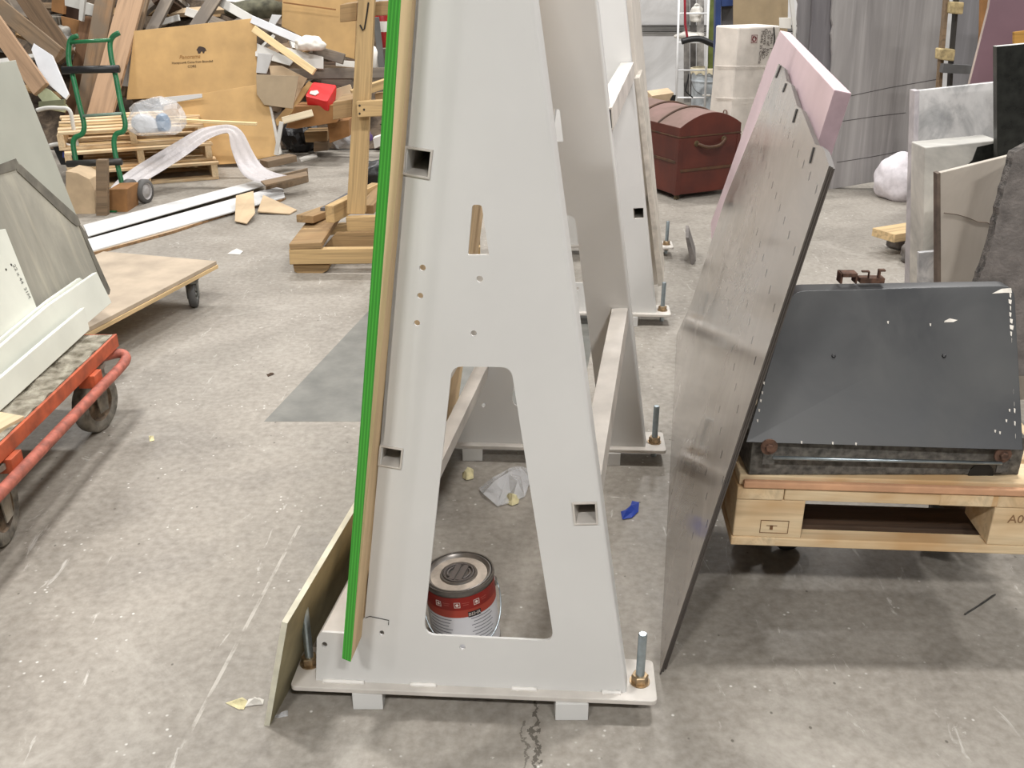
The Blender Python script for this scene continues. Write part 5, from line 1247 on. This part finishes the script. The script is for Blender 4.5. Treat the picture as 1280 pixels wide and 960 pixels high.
# things seen between the post and the plywood
fe = thing('fire_extinguisher', 'red fire extinguisher with white label standing behind the timber post', 'fire extinguisher', V(481, 62, 8.3))
bm = NB(); ce = V(480, 62, 8.3); lathe(bm, [(0, 0), (.055, 0), (.06, .02), (.06, .27), (.045, .31), (.02, .33), (0, .33)], 20, Matrix.Translation(ce)); obj('cylinder', bm, M('extinguisher_red', (150, 24, 26), .35), fe, smooth=True)
bm = NB(); lathe(bm, [(.0605, .14), (.0605, .22)], 20, Matrix.Translation(ce)); obj('label', bm, M_paper, fe, smooth=True)
bm = NB(); box(bm, (ce.x - .02, ce.y - .02, ce.z + .33), (ce.x + .03, ce.y + .02, ce.z + .37)); obj('valve', bm, M_steel, fe)
carton('crate', [(464, 62), (492, 60), (492, 90), (464, 92)], 8.15, .6, M_greywood, 'grey crate the fire extinguisher stands on', 'crate')
plank((470, 22), 8.1, (478, 90), 7.9, .05, .02, M_steel, 'dark grey bar leaning left of the fire extinguisher', 'bar', 'bar', up=FR)
sack('white_helmet', V(468, 74, 8.0) - Vector((0, 0, .09)), (.055, .07, .11), M_paper, 'rounded white plastic piece left of the dark leaning bar', 'plastic piece', 23, .1)
plank((440, 118), 7.2, (500, 98), 7.3, .08, .06, M_pine2, 'pale timber sloping up behind lower part of the post', up=(0, 0, 1))
plank((470, 121), 7.3, (500, 117), 7.3, .09, .05, M_pine3, 'short timber end behind the cross piece of the stand', up=(0, 0, 1))
carton('black_box', [(466, 156), (484, 154), (484, 172), (467, 172)], 8.6, .12, M_black, 'small black plastic box behind the timber post', 'box')
carton('white_box', [(466, 173), (480, 168), (482, 180), (468, 186)], 8.1, .1, M_paper, 'small white carton on the floor behind the timber post', 'box')
bo = V(462, 178, 8.4); bm = NB(); lathe(bm, [(0, 0), (.028, 0), (.03, .01), (.03, .06), (.014, .075), (.014, .09), (0, .09)], 16, Matrix.Translation((bo.x, bo.y, max(.0, bo.z)))); o = obj('bottle', bm, M('violet_plastic', (92, 70, 120), .3), smooth=True); tag(o, 'little violet bottle beside the small black plastic box', 'bottle')
# ------------------------------------------------------------------ stack of pallets with bag and film
p0_, p1_ = F(92, 238), F(274, 224)
exd = (p1_ - p0_).normalized(); L_ = (p1_ - p0_).length; eyd = Vector((-exd.y, exd.x, 0))
def strpal(z, dx, dy, rot, ll, L=L_, D=.85):
    th = thing('pallet', ll, 'pallet', p0_ + Vector((0, 0, z)))
    Mp = Matrix((exd, eyd, ZV)).transposed().to_4x4(); Mp.translation = p0_ + exd * dx + eyd * dy + ZV * z; Mp = Mp @ Matrix.Rotation(rot, 4, 'Z')
    for x in (0, L / 2 - .02, L - .045):
        bm = NB(); Ml = Mp @ Matrix.Translation((x + .045, 0, .018)) @ Matrix.Rotation(PI / 2, 4, 'Z'); box(bm, (0, 0, 0), (D, .045, .088)); obj('stringer', bm, M_pallet, th, Ml, bevel=.003)
    for y in (0, .38, D - .1):
        bm = NB(); Ml = Mp @ Matrix.Translation((0, y, 0)); box(bm, (0, 0, 0), (L, .1, .0175)); obj('bottom_board', bm, M_pallet, th, Ml, bevel=.002)
    y = 0
    while y < D - .05:
        bm = NB(); Ml = Mp @ Matrix.Translation((0, y, .1065)); box(bm, (rnd.uniform(-.01, .01), 0, 0), (L + rnd.uniform(-.02, .02), .09, .018)); obj('deck_board', bm, rnd.choice((M_pallet, M_pine2, M_pallet)), th, Ml, bevel=.002); y += .15
strpal(0, 0, 0, 0, 'bottom wooden pallet of the stack behind the green hand truck')
strpal(.126, -.02, .04, .03, 'middle wooden pallet of the stack behind the green hand truck')
strpal(.252, -.05, .14, -.02, 'top wooden pallet of the stack, under the clear bag')
top_z = .378
cbg = thing('clear_bag', 'crumpled clear plastic bag with blue piece inside on the pallet stack', 'bag', F(195, 172, top_z))
def blob(name, c, r, mat, par, sd, amp):
    bm = NB(); bmesh.ops.create_icosphere(bm, subdivisions=3, radius=1)
    for v in bm.verts:
        v.co = Vector((v.co.x * r[0], v.co.y * r[1], v.co.z * r[2])); v.co *= 1 + amp * noise.noise(v.co * 9 + Vector((sd, 0, 0))) + amp * .5 * noise.noise(v.co * 22 + Vector((0, sd, 0))); v.co.z = max(v.co.z, -r[2] * .7)
    bm.transform(Matrix.Translation(c + Vector((0, 0, r[2] * .7)))); return obj(name, bm, mat, par, smooth=False)
cb_ = F(196, 166, top_z + .001)
blob('film', cb_, (.21, .16, .14), M_film, cbg, 3, .3); blob('blue_piece', cb_ + Vector((.06, -.03, .02)), (.05, .05, .07), M('blue_grey_plastic', (92, 132, 168), .4), cbg, 5, .2); blob('white_piece', cb_ + Vector((-.05, -.06, .02)), (.09, .05, .07), M_wpl, cbg, 6, .2)
plank((218, 150), 7.15, (321, 155), 7.15, .04, .02, WOOD('blond_stick', (230, 204, 156), .88), 'short blond stick lying over the pallet stack and cardboard', 'stick', 'stick', up=(0, 0, 1))
# translucent white film draped over the pallets
def ribbon(name, path, mat, ll, cat, fold=.012):
    rows = []; n = len(path); bm = NB(); m_ = 7
    for i, (p, q) in enumerate(path):
        rows.append([bm.verts.new(p.lerp(q, j / m_) + Vector((0, -.004, fold * math.sin(j * 2.3 + i * .7)))) for j in range(m_ + 1)])
    for A_, B_ in zip(rows[:-1], rows[1:]):
        for j in range(m_): bm.faces.new((A_[j], A_[j + 1], B_[j + 1], B_[j]))
    o = obj(name, bm, mat, smooth=True); s_ = o.modifiers.new('solid', 'SOLIDIFY'); s_.thickness = .003; sb = o.modifiers.new('sub', 'SUBSURF'); sb.levels = 1; sb.render_levels = 2; return tag(o, ll, cat)
kk = NT('milky_film'); kk.b.inputs['Base Color'].default_value = rgb((204, 198, 198)); kk.b.inputs['Roughness'].default_value = .35; kk.b.inputs['Alpha'].default_value = .74; kk.bump(kk.noise(kk.coords((14, 14, 3)), 3, 4, .6), .4, .02)
M_milk = kk.m
def vv(x, y, Y): return V(x, y, Y)
ribbon('plastic_film', [(vv(136, 236, 6.35), vv(158, 238, 6.3)), (vv(152, 220, 6.5), vv(176, 228, 6.4)), (vv(185, 200, 6.65), vv(206, 210, 6.55)), (vv(222, 178, 6.8), vv(238, 190, 6.75)), (vv(248, 161, 6.86), vv(258, 174, 6.8)), (vv(262, 157, 6.9), vv(276, 168, 6.82)), (vv(284, 152, 6.9), vv(286, 166, 6.82)), (vv(303, 158, 6.88), vv(287, 172, 6.8)), (vv(312, 180, 6.84), vv(288, 185, 6.78)), (vv(322, 200, 6.8), vv(296, 206, 6.74)), (vv(332, 213, 6.72), vv(304, 220, 6.62)), (vv(352, 220, 6.62), vv(322, 226, 6.54)), (vv(366, 221, 6.6), vv(340, 228, 6.5))], M_milk, 'milky white plastic film draped over the pallets down to the floor', 'plastic film')
# ------------------------------------------------------------------ green hand truck
HY = 6.25
ht = thing('hand_truck', 'green tubular hand truck with black handle standing before the pallets', 'hand truck', F(150, 255))
M_gr = M('green_enamel', (34, 112, 68), .35, var=.12, sc=10)
for nm, pts in (('rail', [(97.5, 45), (90, 48), (86.5, 56), (86, 77), (91, 95), (99, 130), (105, 155), (103, 167), (94, 172), (91.5, 181), (95, 202), (98, 222), (101, 246)]), ('rail', [(149, 41), (141, 46), (137.5, 56), (140, 77), (145, 97), (151, 130), (156.5, 154), (154, 164), (145, 168), (142.5, 180), (146, 202), (154, 236), (157, 252)])):
    bm = NB(); tube(bm, smooth_path([V(x, y, HY + .28 * (1 - (y - 40) / 215)) for x, y in pts], 5), .0165, 10); obj(nm, bm, M_gr, ht, smooth=True)
def htb(name, a, b, r, mat, Ya):
    bm = NB(); tube(bm, [V(a[0], a[1], Ya), V(b[0], b[1], Ya)], r, 10); return obj(name, bm, mat, ht, smooth=True)
htb('cross_bar', (88, 53), (138, 50), .012, M_gr, HY + .25); htb('handle_grip', (78, 88), (149, 86), .024, M_black, HY + .19); htb('cross_bar', (104, 145), (152, 142), .010, M('pale_green_metal', (128, 150, 134), .4), HY + .12)
htb('axle_bracket', (84, 205), (152, 202), .022, M_steel, HY + .04); htb('axle', (140, 258), (186, 257), .010, M_steel, HY + .05)
bm = NB(); box(bm, (V(98, 250, HY).x, HY - .22, .002), (V(160, 250, HY).x, HY - .01, .010)); obj('toe_plate', bm, M_gr, ht)
for x in (184, 166):
    c = V(x, 258, HY + .05); r = .078; c.z = r; Mw_ = axis_m(c, (1, -.25, 0)); bm = NB(); lathe(bm, [(r * .7, -.02), (r, -.016), (r, .016), (r * .7, .02)], 28, Mw_); w_ = obj('wheel', bm, M('wheel_tyre', (96, 94, 92), .7), ht, smooth=True)
    bm = NB(); lathe(bm, [(0, -.018), (r * .25, -.02), (r * .3, -.008), (r * .6, -.006), (r * .7, -.018), (r * .7, .018), (r * .6, .006), (r * .25, .02), (0, .02)], 20, Mw_); obj('hub', bm, M('grey_plastic_hub', (176, 172, 170), .5), w_)
# bits by the hand truck
carton('cardboard_box', [(82, 214), (96, 216), (112, 224), (118, 238), (120, 276), (90, 276), (82, 250)], 6.0, .2, M_card3, 'pale tan cardboard carton at the foot of the hand truck')
carton('timber_post', [(119.5, 200), (133, 200), (134, 276), (120, 278)], 5.95, .045, M_oldwood, 'short brown timber standing upright before the hand truck', 'timber')
carton('cardboard_box', [(135, 237), (159, 236), (159.5, 268), (135, 273)], 6.05, .2, M_card2, 'dark brown carton beside the short upright timber')
sheet('blue_scrap', [(78, 190), (90, 190), (90, 197), (78, 197)], 6.8, 5, .03, M('blue_cloth', (52, 66, 130), .8), 'small blue scrap left of the hand truck rail', 'scrap')
sheet('black_crate', [(66, 184), (92, 184), (94, 206), (76, 206)], 6.95, 5, .15, M_black, 'black plastic crate left of the hand truck', 'crate')
# ------------------------------------------------------------------ litter on the floor in and around the rack
def scrap(name, pts, mat, ll, cat, h=.012, sd=0):
    P_ = [F(x, y, 0.0005) for x, y in pts]; c = sum(P_, Vector()) / len(P_); bm = NB(); cv = bm.verts.new(c + Vector((0, 0, h * 1.4)))
    ring = [bm.verts.new(p + Vector((0, 0, h * (.1 + .9 * noise.noise(p * 40 + Vector((sd, 0, 0))) ** 2)))) for p in P_]
    mid = [bm.verts.new(c.lerp(p, .55) + Vector((0, 0, h * (.7 + noise.noise(p * 33 + Vector((0, sd, 0))))))) for p in P_]
    n = len(ring)
    for i in range(n):
        j = (i + 1) % n; bm.faces.new((cv, mid[i], mid[j])); bm.faces.new((mid[i], ring[i], ring[j], mid[j]))
    o = obj(name, bm, mat); s_ = o.modifiers.new('solid', 'SOLIDIFY'); s_.thickness = .001; return tag(o, ll, cat)
scrap('plastic_scrap', [(598, 612), (616, 598), (636, 588), (650, 584), (662, 590), (664, 604), (656, 622), (640, 630), (622, 634), (604, 622)], M_film, 'crumpled clear plastic wrap on the floor inside the rack', 'plastic scrap', .035, 2)
M_ypap = M('yellowish_paper', (214, 204, 160), .8, var=.15, sc=30)
scrap('paper_scrap', [(578, 592), (584, 586), (592, 588), (592, 599), (583, 601), (578, 598)], M_ypap, 'crumpled yellowish paper scrap below left brace inside rack', 'paper scrap', .02, 4)
scrap('paper_scrap', [(632, 622), (640, 619), (650, 622), (648, 630), (640, 633), (632, 629)], M_ypap, 'crumpled yellowish paper scrap beside the clear wrap', 'paper scrap', .018, 5)
scrap('blue_tape', [(776, 640), (786, 638), (790, 627), (799, 628), (798, 640), (790, 648), (778, 650)], M('blue_tape', (36, 68, 168), .6), 'scrunched blue tape scrap on floor right of the rack', 'tape', .014, 7)
scrap('paper_scrap', [(282, 879), (303, 872), (310, 877), (305, 887), (298, 887)], M_ypap, 'torn cream paper flake on the floor left of backer board', 'paper scrap', .01, 8)
scrap('paper_scrap', [(306, 884), (311, 875), (324, 873), (330, 876), (329, 881), (318, 882)], M_paper, 'curled cream paper flake touching the backer board', 'paper scrap', .012, 9)
scrap('plastic_scrap', [(342, 895), (360, 888), (360, 895), (345, 898)], M_film, 'tiny clear plastic shred right of the backer board', 'plastic scrap', .006, 10)
scrap('wood_chip', [(186, 545), (192, 545), (193, 551), (187, 552)], M_ypap, 'tiny pale wood chip alone on the open floor', 'wood chip', .008, 11)
scrap('paper_scrap', [(284, 318), (296, 311), (304, 315), (300, 318)], M_paper, 'small white paper scrap on floor before the timber stand', 'paper scrap', .01, 12)
scrap('wood_chip', [(333, 468), (341, 466), (343, 468), (335, 471)], M_dkw, 'tiny dark brown chip on the floor left of grey patch', 'wood chip', .006, 13)
bm = NB(); tube(bm, smooth_path([F(1206, 768, .003), F(1222, 758, .003), F(1244, 743, .006)], 5), .0022, 6); tag(obj('wire', bm, M_steel, smooth=True), 'thin dark wire lying on the floor before the pallet', 'wire')
# ------------------------------------------------------------------ light: rows of high-bay lamps
w = bpy.data.worlds.new('world'); SC.world = w; w.use_nodes = True
w.node_tree.nodes['Background'].inputs[0].default_value = (1.0, 0.98, 0.95, 1); w.node_tree.nodes['Background'].inputs[1].default_value = 0.11
def lamp(x, y, z=4.8, power=110, sx=0.6, sy=0.22, col=(1, 0.985, 0.965)):
    l = bpy.data.lights.new('ceiling_lamp', 'AREA'); l.shape = 'RECTANGLE'; l.size = sx; l.size_y = sy; l.energy = power; l.color = col
    o = bpy.data.objects.new('ceiling_lamp', l); COL.objects.link(o); o.location = (x, y, z)
    return o
for x in (-4.05, -1.4, 1.25, 3.9):
    for y in (-2.6, 2.7, 8.0):
        inner = abs(x) < 2
        lamp(x, y, power={-2.6: 200 if inner else 70, 2.7: 135 if inner else 90, 8.0: 150}[y])
